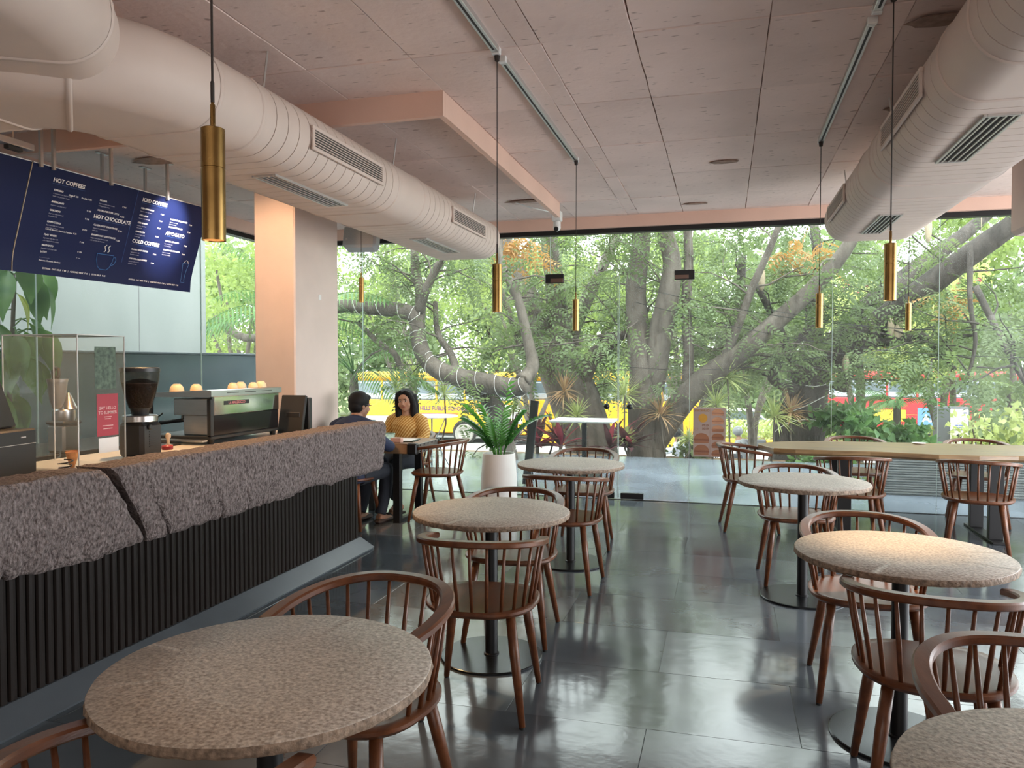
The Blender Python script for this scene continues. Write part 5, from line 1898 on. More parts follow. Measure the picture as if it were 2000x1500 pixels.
def hedge(px0, px1, Y, z1, label, lf='leaf_yellow', depth=1.6):
    a, b = at(px0, 840, Y), at(px1, 840, Y)
    t = thing('hedge', label, 'hedge', ((a.x + b.x) / 2, Y, RZ), 0, 'clipped median hedges')
    w = (b.x - a.x) / 2
    MB().bbox(-w, w, -depth / 2, depth / 2, 0, .32, .05).build('bed', M['earth'], t)
    n = int(w * 2 * 420)
    P = nrng.uniform(-1, 1, (n, 3)) * np.array([w, depth / 2 * .9, (z1 - RZ - .3) / 2]) + np.array([0, 0, .3 + (z1 - RZ - .3) / 2])
    V, F = leaf_quads(P, unit(nrng.normal(size=(n, 3)) + [0, 0, .6]), unit(nrng.normal(size=(n, 3))), .16, .05)
    stuff(npmesh('foliage', V, F, M[lf], t))


hedge(1130, 1300, 34.5, -.95, 'clipped yellow-green hedge on the median seen through the doors')
hedge(1410, 1600, 34.0, -.95, 'clipped bright hedge on the median right of the burger poster')
hedge(1610, 1740, 34.5, -1.2, 'clipped hedge behind the leaning tree', 'leaf_bright')

# painted kerb ------------------------------------------------------------------
kb = thing('median_kerb', 'yellow and black painted kerb stones along the median', 'kerb', (at(1350, 860, 32.6).x, 32.6, RZ))
M['kerb_y'] = mat('yellow_kerb_paint', (.75, .42, .03), .7)
M['kerb_b'] = mat('black_kerb_paint', (.06, .06, .065), .7)
km = MB().bbox(-.58, .58, -.15, .15, 0, .42, .03)
for k in range(-7, 14):
    km.build('kerb_stone', M['kerb_y' if k % 2 else 'kerb_b'], kb, loc=(k * 1.18, 0, 0))
# ================================================================== vehicles and street things
M['bus_y'] = mat('school_bus_yellow', (.82, .40, .015), .4, var=.04, vscale=2)
M['bus_g'] = mat('vehicle_glass', (.10, .13, .15), .08, spec=.7)
M['bus_grey'] = mat('vehicle_grey', (.38, .42, .47), .5)
M['tyre'] = mat('tyre', (.03, .03, .03), .85)
M['hub'] = mat('dusty_hub', (.46, .44, .40), .6)
M['dusty_tyre'] = mat('dusty_tyre_wall', (.30, .285, .26), .85)
M['bus_print'] = mat('bus_blue_print', (.10, .06, .12), .6)
M['bus_red'] = mat('red_print', (.65, .05, .05), .6)
MXZ = Matrix(((1, 0, 0, 0), (0, 0, -1, 0), (0, 1, 0, 0), (0, 0, 0, 1)))   # local x->X, y->Z, z->-Y


def wheel(parent, x, y, r, dusty=True):
    w = MB().lathe([(r * .62, -.12), (r * .96, -.13), (r, -.09), (r, .09), (r * .96, .13), (r * .62, .12)], 28, caps=False).xf(Matrix.Translation((x, y, r)) @ Matrix.Rotation(PI / 2, 4, 'X')).build('wheel', M['dusty_tyre' if dusty else 'tyre'], parent, smooth=40)
    MB().lathe([(.02, .06), (r * .2, .075), (r * .3, .03), (r * .55, .04), (r * .64, .11), (r * .62, -.12), (.02, -.12)], 24).xf(Matrix.Translation((x, y, r)) @ Matrix.Rotation(PI / 2, 4, 'X')).build('hub', M['hub'], w, smooth=40)


def bus(x0, x1, Y, label, body, nwin, wheels, h=3.12, grp=None, sill=1.87, wt=2.70):
    t = thing('bus', label, 'bus', (x0, Y, RZ), 0, grp)
    L = x1 - x0
    # body shell from side plates around the window band
    MB().bbox(0, L, 0, 2.3, .42, sill, .05).build('lower_body', body, t, smooth=30)
    MB().bbox(0, L, 0, 2.3, wt, h, .16).build('roof', body, t, smooth=30)
    MB().box(.06, L - .06, .06, 2.24, sill, wt + .01).build('glazing', M['bus_g'], t)
    ww = (L - .3) / nwin
    for k in range(nwin + 1):
        xx = .15 + ww * k
        MB().bbox(xx - .04, xx + .04, .0, .07, sill - .01, wt + .02, .008).build('window_pillar', body, t)
    for k in range(nwin):
        xx = .15 + ww * k
        w = MB().bbox(xx + .06, xx + ww - .06, .03, .055, sill + .05, wt - .04, .01).build('window', M['bus_grey'], t)
        MB().box(xx + .10, xx + ww - .10, .024, .03, sill + .29, wt - .08).build('pane', M['bus_g'], w)
        for z in (sill + .10, sill + .16, sill + .22):
            MB().box(xx + .06, xx + ww - .06, .018, .026, z, z + .018).build('guard_bar', M['steel'], w)
    for wx in wheels:
        ar = MB()
        ar.lathe([(.55, -.01), (.55, .05), (.47, .05), (.47, -.01)], 28, caps=False).xf(Matrix.Translation((wx, .0, .48)) @ Matrix.Rotation(PI / 2, 4, 'X'))
        ar.build('wheel_arch', M['duct_dark'], t, smooth=40)
        MB().lathe([(.002, .02), (.53, .02)], 28, caps=False).xf(Matrix.Translation((wx, .0, .48)) @ Matrix.Rotation(PI / 2, 4, 'X')).build('arch_void', M['duct_dark'], t)
        wheel(t, wx, -.05, .42)
    MB().bbox(0, L, .02, 2.28, .30, .39, .01).build('skirt', M['tyre'], t)
    MB().bbox(.1, L - .1, -.012, .01, 1.06, 1.08, .004).build('rub_strip', M['kerb_y'], t)
    return t


xa, xb = at(688, 800, 32).x, at(1027, 800, 32).x
b1 = bus(xa, xb, 32, 'yellow school bus across the street behind the couple', M['bus_y'], 6, (1.5, at(908, 800, 32).x - xa))
sx0 = at(813, 800, 32).x - xa
text('E HILLS PUBLIC SCHOOL', .26, M['bus_print'], b1, Matrix.Translation((sx0, -.006, 1.42)) @ MXZ, depth=.003, bold=.006, sx=(at(917, 800, 32).x - at(813, 800, 32).x) / 3.02)
MB().box(sx0 + .2, sx0 + 2.0, -.008, 0, 1.26, 1.29).build('small_print', M['bus_red'], b1)
rx = at(940, 800, 32).x - xa
MB().lathe([(.22, 0), (.22, .006)], 28).xf(Matrix.Translation((rx, -.0, 1.46)) @ Matrix.Rotation(PI / 2, 4, 'X')).build('roundel', M['white_print'], b1)
text('50', .26, M['bus_red'], b1, Matrix.Translation((rx, -.012, 1.38)) @ MXZ, align='CENTER', depth=.003, bold=.01)
MB().bbox(xb - xa - 1.35, xb - xa - .15, -.008, 0, .9, 1.7, .003).build('white_panel', M['white_print'], b1)
xc = at(1032, 800, 33.5).x
b2_ = bus(xc, xc + 7.5, 33.6, 'second yellow bus, mostly hidden behind the thick trunk', M['bus_y'], 5, (2.0, 6.0))
xd = at(1610, 800, 40).x
b3_ = bus(xd, xd + 9.5, 40, 'red bus far across the street at the right', mat('red_bus_paint', (.50, .02, .025), .45), 7, (1.8, 7.5))
pn = MB().bbox(4.1, 5.6, -.02, 0, .55, 1.4, .004).build('advert_panel', mat('blue_advert', (.10, .22, .45), .6), b3_)
text('AA', .5, M['white_print'], pn, Matrix.Translation((4.3, -.03, .75)) @ MXZ, depth=.003, bold=.01)
MB().bbox(1.6, 3.6, -.015, 0, .75, 1.3, .004).build('yellow_panel', M['kerb_y'], b3_)


def car(px, Y, label, col, L=3.9, flip=1):
    x = at(px, 800, Y).x
    t = thing('car', label, 'car', (x, Y, RZ), 0, 'cars on the street')
    def sec(y, k):
        o = [(-L / 2, .32), (-L / 2, .62), (-L / 2 + .12, .78), (-L * .27, .90), (-L * .12, 1.38 * k), (L * .22, 1.40 * k), (L * .40, .95), (L / 2 - .08, .88), (L / 2, .6), (L / 2, .32)]
        return [(flip * a, y, b) for a, b in o]
    MB().loft([sec(.0, .97), sec(.12, 1), sec(1.48, 1), sec(1.6, .97)]).build('body', col, t, smooth=35)
    MB().loft([[(flip * a, y, b) for a, b in ((-L * .245, .92), (-L * .115, 1.32), (L * .205, 1.34), (L * .37, .95))] for y in (-.008, .02)]).build('side_glass', M['bus_g'], t)
    for wx in (-L * .31, L * .31):
        wheel(t, flip * wx, .04, .31, False)
    return t


cwht = mat('white_car_paint', (.75, .75, .75), .25, coat=.5)
car(1195, 39, 'white car far across the street between the trunks', cwht)
car(1452, 36.5, 'white car across the street behind the median hedge', cwht, flip=-1)
car(700, 27, 'small pale car left of the couple across the street', mat('orange_white_car', (.72, .55, .42), .3), L=3.4)

# scooters with riders ---------------------------------------------------------------
M['skin'] = mat('brown_skin', (.30, .155, .095), .55, var=.06, vscale=12)
M['helmet'] = mat('black_helmet', (.02, .02, .022), .2)
M['grey_helmet'] = mat('grey_helmet', (.25, .26, .28), .3)


def remesh(mb, name, m, parent, vox, smooth=2):
    o = mb.build(name, m, parent)
    md = o.modifiers.new('remesh', 'REMESH')
    md.mode = 'VOXEL'
    md.voxel_size = vox
    md.use_smooth_shade = True
    if smooth:
        s = o.modifiers.new('smooth', 'SMOOTH')
        s.iterations = smooth
        s.factor = .5
    return o


def rider(px, Y, label, label2, shirt, helm, face=1, z=None):
    """scooter (thing) and the person on it (thing), heading along +-X"""
    p = at(px, 850, Y)
    z0 = RZ if z is None else z
    s = thing('scooter', label2, 'scooter', (p.x, Y, z0), 0 if face > 0 else PI, 'scooters on the street')
    MB().loft([[(-.62, -.12, .45), (-.62, .12, .45), (-.62, .1, .72), (-.62, -.1, .72)], [(-.2, -.16, .28), (-.2, .16, .28), (-.2, .13, .76), (-.2, -.13, .76)], [(.05, -.15, .26), (.05, .15, .26), (.05, .14, .36), (.05, -.14, .36)], [(.35, -.17, .28), (.35, .17, .28), (.38, .17, .40), (.38, -.17, .40)], [(.5, -.19, .4), (.5, .19, .4), (.42, .19, .95), (.42, -.19, .95)]]).build('body', mat('scooter_paint', (.12, .13, .15), .3), s, smooth=40)
    for wx in (-.52, .6):
        wheel(s, wx, 0, .22, False)
    MB().tube([(.38, -.32, 1.02), (.44, 0, .98), (.38, .32, 1.02)], .015, 6).tube([(.44, 0, .98), (.6, 0, .25)], .022, 6).build('handlebar', M['black_plastic'], s)
    MB().bbox(-.6, .0, -.13, .13, .72, .80, .03).build('saddle', M['black_plastic'], s)
    t = thing('person', label, 'person', (p.x, Y, z0), s.rotation_euler[2], 'riders on the street')
    b = MB()
    b.tube([(-.25, 0, .82), (-.24, 0, 1.0), (-.2, 0, 1.25), (-.16, 0, 1.36), (-.14, 0, 1.44)], [.15, .15, .17, .1, .055], 14)
    b.ball((-.12, 0, 1.56), .1, 14, 10, (1, .85, 1.2))
    for sy in (-1, 1):
        b.tube([(-.2, sy * .1, .86), (.12, sy * .13, .84), (.24, sy * .13, .80)], [.09, .075, .06], 10)
        b.tube([(.24, sy * .13, .80), (.2, sy * .13, .5), (.18, sy * .12, .40)], [.06, .05, .04], 10)
        b.tube([(.14, sy * .12, .40), (.32, sy * .13, .39)], [.045, .035], 8)
        b.tube([(-.17, sy * .19, 1.33), (-.02, sy * .27, 1.12), (.2, sy * .28, 1.05), (.36, sy * .28, 1.04)], [.06, .05, .04, .035], 10)
    remesh(b, 'body', M['skin'], t, .02)
    c = MB()
    c.tube([(-.26, 0, .80), (-.24, 0, 1.0), (-.2, 0, 1.25), (-.17, 0, 1.37)], [.165, .165, .185, .11], 14)
    for sy in (-1, 1):
        c.tube([(-.17, sy * .18, 1.33), (-.02, sy * .27, 1.12), (.22, sy * .28, 1.05)], [.075, .062, .05], 10)
    remesh(c, 'shirt', shirt, t, .02)
    d = MB()
    for sy in (-1, 1):
        d.tube([(-.24, sy * .09, .86), (.12, sy * .13, .85), (.25, sy * .13, .80)], [.11, .085, .07], 10)
        d.tube([(.25, sy * .13, .80), (.2, sy * .13, .5), (.19, sy * .12, .42)], [.07, .06, .055], 10)
    remesh(d, 'trousers', mat('dark_trousers', (.05, .055, .07), .8), t, .02)
    MB().ball((-.125, 0, 1.60), .135, 18, 12, (1.1, .95, 1)).build('helmet', helm, t, smooth=True)
    return t


ck = mat('checked_shirt', (.30, .34, .45), .8, col2=(.65, .66, .70), vscale=30)
rider(1312, 21.5, 'rider in a checked shirt and black helmet beyond the planting, left of the burger poster', 'dark scooter under the rider in the checked shirt', ck, M['helmet'], -1)
rider(1432, 22.5, 'rider in a grey shirt and grey helmet right of the burger poster', 'dark scooter under the rider in grey', mat('grey_shirt', (.30, .31, .34), .8), M['grey_helmet'], -1)
rider(1168, 36.0, 'distant rider in pink and white across the street between the trunks', 'distant scooter under the rider in pink', mat('pink_shirt', (.55, .25, .24), .8), M['grey_helmet'], 1)

# white sign box ----------------------------------------------------------------------
p = at(1862, 795, 15.5)
sb = thing('sign_box', 'white street sign box with dark side, right of the cycad', 'sign', (p.x, 15.5, -1.9))
h = p.z + 1.9
MB().bbox(-.26, .26, 0, .3, 0, h, .01).build('cabinet', mat('sign_grey', (.13, .14, .16), .5), sb)
fc = MB().bbox(-.05, .24, -.012, 0, .3, h - .03, .004).build('face', M['white_print'], sb)
for k, (z, w) in enumerate(((h - .34, .13), (h - .38, .18), (h - .42, .16))):
    MB().box(.1 - w / 2, .1 + w / 2, -.014, -.012, z, z + .018).build('print_line', mat('sign_blue', (.08, .15, .5), .6), fc)
MB().ball((.10, -.014, h - .56), .05, 14, 10, (.8, .08, 1.1)).build('portrait_head', M['skin'], fc)
MB().ball((.095, -.016, h - .525), .05, 14, 10, (.95, .08, .7)).build('portrait_hair', M['tyre'], fc)
MB().bbox(.16, .22, -.014, -.012, h - .12, h - .09, .001).build('logo', mat('sign_logo', (.2, .2, .35), .6), fc)

# burger poster stuck to the outside of the glass, read from behind -----------------------
M['poster_back'] = leafmat('translucent_pink_sheet', (.46, .365, .345), (.50, .40, .375), 3, tr=.8, tm=(1, 1, 1))
M['poster_orange'] = tintmat('orange_ink', (.92, .72, .58))
M['poster_brown'] = tintmat('brown_ink', (.80, .60, .50))
M['poster_gold'] = tintmat('gold_ink', (.95, .75, .36))
bpz = thing('window_poster', 'pink and orange burger poster stuck on the glass, seen from behind', 'poster', (-.325, YG + .008, .50))
PWd, PHt = .335, .53
MB().box(0, PWd, 0, .002, 0, PHt).build('sheet', M['poster_back'], bpz)
MB().box(PWd * .52, PWd * .525, -.001, .0, 0, PHt).build('divider', M['poster_brown'], bpz)


def burger(cx, cz, w, hgt):
    o = MB()
    pts = [(w * .5 * math.cos(a), hgt * (.15 + .85 * math.sin(a))) for a in [PI * k / 10 for k in range(11)]]
    g = MB().loft([[(cx + a, y, cz + b) for a, b in pts] for y in (-.0015, 0)])
    top = g.build('bun_print', M['poster_orange'], bpz)
    MB().box(cx - w * .52, cx + w * .52, -.0018, 0, cz - hgt * .18, cz + hgt * .14).build('patty_print', M['poster_brown'], top)
    MB().box(cx - w * .48, cx + w * .48, -.0016, 0, cz - hgt * .55, cz - hgt * .2).build('bun_base_print', M['poster_orange'], top)


for k in range(6):
    burger(PWd * .76, .035 + .087 * k, PWd * .36, .045)
for k in range(2):
    burger(PWd * .26, .06 + .125 * k, PWd * .46, .07)
MB().lathe([(.047, 0), (.047, .0015)], 28).xf(Matrix.Translation((PWd * .3, 0, PHt - .115)) @ Matrix.Rotation(PI / 2, 4, 'X')).build('gold_disc', M['poster_gold'], bpz)
MIR = Matrix(((-1, 0, 0, 0), (0, 0, 1, 0), (0, 1, 0, 0), (0, 0, 0, 1)))   # mirrored: printed to be read from the street
text('DUNKWRY', .034, M['poster_gold'], bpz, Matrix.Translation((PWd * .50, -.001, PHt - .045)) @ MIR, depth=.0004, bold=.0006)
text('\u20b9170', .034, M['poster_brown'], bpz, Matrix.Translation((PWd * .48, -.001, PHt - .205)) @ MIR, depth=.0004, bold=.0006)
text('\u20b9105', .034, M['poster_brown'], bpz, Matrix.Translation((PWd * .48, -.001, PHt - .24)) @ MIR, depth=.0004, bold=.0006)
for a in ((.01, .05, PHt - .245, PHt - .242), (.01, .05, PHt - .225, PHt - .222), (.01, .012, PHt - .245, PHt - .222), (.048, .05, PHt - .245, PHt - .222)):
    MB().box(a[0], a[1], -.0012, 0, a[2], a[3]).build('frame_print', M['poster_brown'], bpz)

# patio furniture -------------------------------------------------------------------------
t1 = thing('patio_table', 'white round patio table with wire legs outside, right of the person in mustard', 'table', (-4.05, 10.3, 0))
MB().lathe([(.36, .735), (.375, .74), (.375, .75), (.365, .755)], 40).build('tabletop', M['white_plastic'], t1, smooth=30)
for k in range(4):
    a = k * PI / 2 + .4
    MB().tube([(.2 * math.cos(a), .2 * math.sin(a), .736), (.05 * math.cos(a), .05 * math.sin(a), .4), (.26 * math.cos(a), .26 * math.sin(a), 0)], .008, 6).build('leg', M['grey_plastic'], t1, smooth=True)
t2 = thing('patio_table', 'square pale-topped patio table on a black post outside the doors', 'table', (-1.80, 10.1, 0))
MB().bbox(-.42, .42, -.3, .3, .73, .755, .006).build('tabletop', mat('pale_speckled_top', (.55, .57, .56), .4, var=.15, vscale=40), t2)
MB().bbox(-.03, .03, -.03, .03, .012, .73, .003).build('post', M['black_metal'], t2)
MB().bbox(-.2, .2, -.2, .2, 0, .014, .003).build('base_plate', M['black_metal'], t2)
for sx in (-1, 1):
    MB().bbox(sx * .2 - .15, sx * .2 + .15, -.02, .02, .715, .731, .003).build('bracket', M['black_metal'], t2)
p = at(1028, 830, 9.2)
ez = thing('easel_board', 'narrow black leaning board outside the glass behind the potted plant', 'board', (p.x, 9.2, 0))
MB().bbox(-.05, .05, -.02, .02, 0, 1.05, .004).xf(Matrix.Rotation(R(6), 4, 'Y')).build('board', M['black_metal'], ez)
MB().tube([(0, .02, .8), (0, .35, .0)], .012, 6).build('prop', M['black_metal'], ez)
# overhead street cables
for k, (a, b, c, d, y) in enumerate(((1240, 560, 2150, 640, 11), (1060, 690, 1650, 690, 12), (1240, 590, 2150, 700, 11.5), (1480, 600, 2150, 620, 12.2))):
    p0, p1 = at(a, b, y), at(c, d, y - .5)
    pts = [p0.lerp(p1, i / 16) + Vector((0, 0, -.25 * math.sin(PI * i / 16))) for i in range(17)]
    tag(MB().tube(pts, .006, 4).build('overhead_cable', M['black_plastic']), ('thin dark cable sagging from the twin trunk to the right, uppermost', 'thin dark cable level across the door view', 'thin dark cable sagging right behind the leaning tree, lowest', 'thin dark cable crossing the leaning tree limbs')[k], 'cable', 'cables among the trees')
# ================================================================== the couple
M['hair'] = mat('black_hair', (.006, .005, .005), .6, spec=.25, bump=.4, bscale=60, stretch=(8, 8, 1))
M['navy'] = mat('navy_shirt', (.012, .02, .055), .8, bump=.2, bscale=20)
M['dark_jeans'] = mat('dark_jeans', (.018, .022, .032), .85, bump=.2, bscale=60)
M['mustard'] = mat('mustard_striped_kurta', (.42, .22, .045), .8, bump=.2, bscale=16)
_nt = M['mustard'].node_tree
_w = _nt.nodes.new('ShaderNodeTexWave')
_w.inputs['Scale'].default_value = 13
_w.inputs['Distortion'].default_value = .6
_m = _nt.nodes.new('ShaderNodeMapping')
_m.inputs['Rotation'].default_value = (0, R(35), 0)
_tc = _nt.nodes.new('ShaderNodeTexCoord')
_cr = _nt.nodes.new('ShaderNodeValToRGB')
_cr.color_ramp.elements[0].color = (.36, .175, .03, 1)
_cr.color_ramp.elements[1].color = (.60, .42, .16, 1)
_cr.color_ramp.elements[0].position = .45
_cr.color_ramp.elements[1].position = .75
_nt.links.new(_tc.outputs['Object'], _m.inputs['Vector'])
_nt.links.new(_m.outputs[0], _w.inputs['Vector'])
_nt.links.new(_w.outputs['Fac'], _cr.inputs['Fac'])
_nt.links.new(_cr.outputs[0], _nt.nodes['Principled BSDF'].inputs['Base Color'])
M['lip'] = mat('lips', (.28, .09, .075), .45)
M['eye_white'] = mat('eye_white', (.7, .68, .65), .3)
M['eye_dark'] = mat('eye_dark', (.01, .008, .007), .2)
M['sandal'] = mat('dark_sandal', (.04, .022, .016), .6)
W_SK = mat('light_brown_skin', (.40, .215, .135), .5, var=.05, vscale=12)


def head_shape(mb, c, tilt=Matrix.Identity(4), s=1.0):
    """skull, jaw, cheeks, nose, brow, ears; faces local +y; c is the head centre"""
    T = Matrix.Translation(c) @ tilt @ Matrix.Diagonal((s, s, s, 1))
    h = MB()
    h.ball((0, -.012, .025), .088, 22, 16, (.86, 1.06, 1.02))
    h.ball((0, .018, -.045), .066, 20, 14, (.92, .95, 1.05))
    h.ball((0, .048, -.088), .03, 14, 10, (1, .9, .8))
    for sx in (-1, 1):
        h.ball((sx * .036, .045, -.035), .032, 14, 10, (1, .9, 1))
        h.ball((sx * .077, -.012, -.012), .020, 12, 8, (.35, .75, 1.35))
        h.ball((sx * .028, .071, .022), .016, 10, 8, (1.3, .6, .5))
    h.tube([(0, .078, .012), (0, .090, -.012), (0, .098, -.032)], [.008, .0105, .0135], 10)
    for sx in (-1, 1):
        h.ball((sx * .010, .090, -.035), .009, 8, 6)
    h.xf(T)
    mb.add(h.v, h.f)
    return T


def hand(mb, wrist, d, up, s=1.0, curl=.5):
    """palm, four bent fingers and a thumb; d points along the hand, up is the back of the hand"""
    d = Vector(d).normalized()
    up = (Vector(up) - d * Vector(up).dot(d)).normalized()
    sd = d.cross(up)
    w = Vector(wrist)
    h = MB()
    h.tube([w, w + d * .03 * s, w + d * .085 * s], [.024 * s, .034 * s, .036 * s], 10, flat=.5)
    for k in range(4):
        o = (k - 1.5) * .019 * s
        L = (.066, .076, .071, .055)[k] * s
        p = w + d * .08 * s + sd * o
        pts = [p]
        dd = d.copy()
        for j in range(3):
            dd = (dd - up * (curl * (.5 + .3 * j))).normalized()
            pts.append(pts[-1] + dd * (L * (.45, .32, .23)[j]))
        h.tube(pts, [.0095 * s, .009 * s, .0085 * s, .007 * s], 8)
    p = w + d * .025 * s + sd * .03 * s
    h.tube([p, p + (d * .6 + sd * .8) * .03 * s, p + (d * .9 + sd * .5 - up * .4) * .058 * s], [.012 * s, .0105 * s, .008 * s], 8)
    mb.add(h.v, h.f)


def face_details(t, T, lip):
    for sx in (-1, 1):
        e = MB().ball((sx * .029, .0735, .008), .0105, 12, 8, (1.15, .5, .5)).xf(T).build('eye', M['eye_white'], t, smooth=True)
        MB().ball((sx * .029 - .002, .0778, .008), .0062, 10, 8, (1, .5, 1)).xf(T).build('iris', M['eye_dark'], e, smooth=True)
        MB().tube([T @ Vector((sx * .012, .0835, .026)), T @ Vector((sx * .03, .0835, .031)), T @ Vector((sx * .046, .074, .025))], [.0028, .0034, .0018], 6).build('eyebrow', M['hair'], t)
    MB().tube([T @ Vector((-.024, .077, -.062)), T @ Vector((-.01, .084, -.060)), T @ Vector((0, .085, -.0615)), T @ Vector((.01, .084, -.060)), T @ Vector((.024, .077, -.062))], [.002, .0048, .0042, .0048, .002], 8).build('lips', lip, t, smooth=True)


# woman: sits on the far side of the table, facing us, turned a little to her right -------------
wm = thing('person', 'seated person in a mustard striped top with long black hair, facing us', 'person', (-3.24, 7.52, 0), R(176))
b = MB()
b.tube([(0, -.02, .50), (0, -.03, .62), (0, -.02, .78), (0, .0, .93), (0, -.01, 1.0), (0, 0, 1.05), (0, .012, 1.11)], [.15, .135, .125, .135, .09, .052, .048], 18)
T = head_shape(b, (0.0, .035, 1.19), Matrix.Rotation(R(8), 4, 'Z') @ Matrix.Rotation(R(-6), 4, 'X') @ Matrix.Rotation(R(4), 4, 'Y'))
for sx in (-1, 1):
    b.tube([(sx * .085, -.02, .52), (sx * .10, .2, .53), (sx * .08, .38, .52)], [.085, .075, .058], 12)
    b.tube([(sx * .16, -.01, .97), (sx * .215, .03, .82), (sx * .225, .13, .74), (sx * .20, .24, .765), (sx * .12, .34, .785)], [.05, .044, .038, .034, .026], 12)
b.tube([(.08, .38, .52), (.02, .36, .30), (-.06, .33, .10)], [.058, .05, .034], 12)       # crossed shin
b.tube([(-.08, .38, .52), (-.08, .42, .30), (-.09, .38, .09)], [.058, .05, .034], 12)
for fx, fy in ((-.06, .33), (-.13, .40)):
    b.tube([(fx, fy - .02, .06), (fx, fy + .06, .045), (fx - .01, fy + .17, .028)], [.034, .034, .022], 10, flat=1.2)
hand(b, (.12, .34, .785), (-.75, .6, -.05), (0, 0, 1), .95, .25)
hand(b, (-.12, .34, .785), (.75, .6, -.05), (0, 0, 1), .95, .25)
remesh(b, 'body', W_SK, wm, .0062, 3)
k = MB()
k.tube([(0, -.02, .47), (0, -.03, .60), (0, -.01, .78), (0, .005, .93), (0, -.008, .995), (0, -.005, 1.03)], [.185, .165, .15, .155, .11, .07], 20)
k.ball((-.06, .075, .885), .075, 14, 10, (1, .8, .95)).ball((.06, .075, .885), .075, 14, 10, (1, .8, .95))
for sx in (-1, 1):
    k.tube([(sx * .10, -.01, 1.0), (sx * .165, -.005, .965), (sx * .22, .03, .82), (sx * .23, .12, .745), (sx * .215, .19, .755)], [.07, .075, .066, .06, .05], 14)
k.ball((0, .1, .52), .16, 16, 10, (1.1, 1.1, .6))
remesh(k, 'top', M['mustard'], wm, .009, 4)
j = MB()
for sx in (-1, 1):
    j.tube([(sx * .085, -.04, .52), (sx * .10, .2, .535), (sx * .08, .39, .525)], [.10, .09, .072], 12)
j.tube([(.08, .385, .52), (.02, .365, .30), (-.045, .335, .13)], [.072, .06, .046], 12)
j.tube([(-.08, .385, .52), (-.08, .425, .30), (-.09, .39, .13)], [.072, .06, .046], 12)
remesh(j, 'jeans', M['dark_jeans'], wm, .011, 2)
hr = MB()
hr.ball((0, -.03, .045), .096, 22, 16, (.95, 1.02, 1.0))
for sx in (-1, 1):
    hr.tube([(sx * .01, .045, .118), (sx * .06, .035, .085), (sx * .082, .015, .01), (sx * .084, .0, -.08), (sx * .085, .0, -.17), (sx * .07, .005, -.225)], [.02, .028, .03, .036, .042, .02], 12)
    hr.tube([(sx * .05, -.06, .06), (sx * .06, -.07, -.06), (sx * .06, -.065, -.18), (sx * .05, -.05, -.23)], [.06, .058, .055, .03], 12)
hr.tube([(0, -.07, .05), (0, -.09, -.08), (0, -.085, -.20)], [.07, .065, .045], 12)
hr.xf(T)
remesh(hr, 'hair', M['hair'], wm, .008, 3)
face_details(wm, T, M['lip'])
wm.scale = (1.0, 1.0, .93)
for fx, fy in ((-.06, .33), (-.13, .40)):
    MB().bbox(fx - .04, fx + .035, fy - .05, fy + .19, .0, .014, .006).build('sandal_sole', M['sandal'], wm)
    MB().tube([(fx - .035, fy + .08, .014), (fx - .003, fy + .09, .085), (fx + .033, fy + .08, .014)], .009, 6).build('sandal_strap', M['sandal'], wm)

# person in navy: back to us, sits on the near side ------------------------------------------------
mn = thing('person', 'seated person in a navy shirt with short black hair, back to us', 'person', (-3.275, 6.36, 0), R(-10))
b = MB()
b.tube([(0, -.03, .5), (0, -.05, .65), (0, -.03, .85), (0, .02, 1.0), (0, .05, 1.07), (0, .075, 1.12)], [.15, .14, .145, .15, .062, .055], 18)
T = head_shape(b, (.01, .11, 1.20), Matrix.Rotation(R(-22), 4, 'Z') @ Matrix.Rotation(R(-8), 4, 'X'), 1.06)
for sx in (-1, 1):
    b.tube([(sx * .09, -.02, .53), (sx * .12, .22, .54), (sx * .12, .40, .52)], [.09, .08, .062], 12)
    b.tube([(sx * .12, .40, .52), (sx * .12, .36, .30), (sx * .12, .28, .10)], [.062, .052, .038], 12)
    b.tube([(sx * .12, .24, .06), (sx * .13, .33, .045), (sx * .14, .43, .03)], [.038, .038, .026], 10)
    b.tube([(sx * .19, .02, 1.0), (sx * .25, .10, .85), (sx * .25, .24, .79), (sx * .15, .36, .79)], [.055, .05, .042, .03], 12)
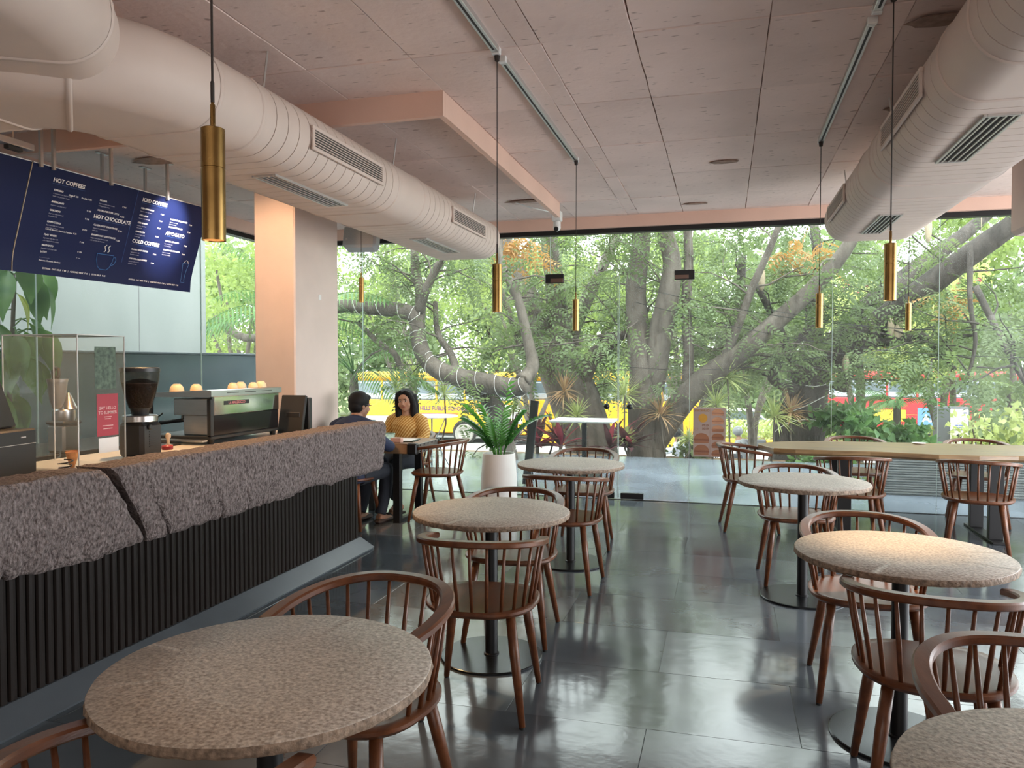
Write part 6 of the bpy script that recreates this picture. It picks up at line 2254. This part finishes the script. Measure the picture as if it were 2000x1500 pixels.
hand(b, (-.15, .36, .79), (.6, .8, 0), (0, 0, 1), 1.0, .3)
hand(b, (.15, .36, .79), (-.6, .8, 0), (0, 0, 1), 1.0, .3)
remesh(b, 'body', M['skin'], mn, .008, 3)
k = MB()
k.tube([(0, -.03, .47), (0, -.05, .62), (0, -.03, .85), (0, .01, .99), (0, .035, 1.05), (0, .05, 1.075)], [.19, .18, .185, .185, .12, .075], 20)
for sx in (-1, 1):
    k.tube([(sx * .1, .01, 1.02), (sx * .19, .015, .99), (sx * .255, .10, .85), (sx * .26, .24, .79), (sx * .2, .31, .79)], [.085, .085, .07, .058, .048], 14)
remesh(k, 'shirt', M['navy'], mn, .010, 3)
MB().lathe([(.08, 0), (.078, .03), (.07, .045), (.066, .04), (.07, .0)], 22, caps=False).xf(Matrix.Translation((0, .055, 1.055)) @ Matrix.Rotation(R(-14), 4, 'X')).build('collar', M['navy'], mn, smooth=True)
j = MB()
for sx in (-1, 1):
    j.tube([(sx * .09, -.05, .53), (sx * .12, .22, .545), (sx * .12, .41, .525)], [.11, .098, .076], 12)
    j.tube([(sx * .12, .405, .52), (sx * .12, .36, .30), (sx * .12, .28, .09)], [.076, .066, .056], 12)
remesh(j, 'trousers', M['dark_jeans'], mn, .011, 2)
hr = MB()
hr.ball((0, -.022, .045), .097, 22, 16, (.93, 1.03, .98))
hr.ball((0, -.045, -.01), .08, 18, 12, (.98, .85, .9))
hr.ball((0, .04, .085), .055, 14, 10, (1.2, .9, .6))
hr.xf(T)
remesh(hr, 'hair', M['hair'], mn, .008, 2)
face_details(mn, T, M['lip'])
mn.scale = (.95, .95, .925)
MB().tube([T @ Vector((-.078, -.02, .015)), T @ Vector((-.074, .07, .014)), T @ Vector((0, .098, .012)), T @ Vector((.074, .07, .014)), T @ Vector((.078, -.02, .015))], .003, 6).build('spectacles', M['black_plastic'], mn)
for sx in (-1, 1):
    MB().bbox(sx * .13 - .045, sx * .13 + .045, .2, .46, 0, .05, .02).build('shoe', M['sandal'], mn, smooth=30)
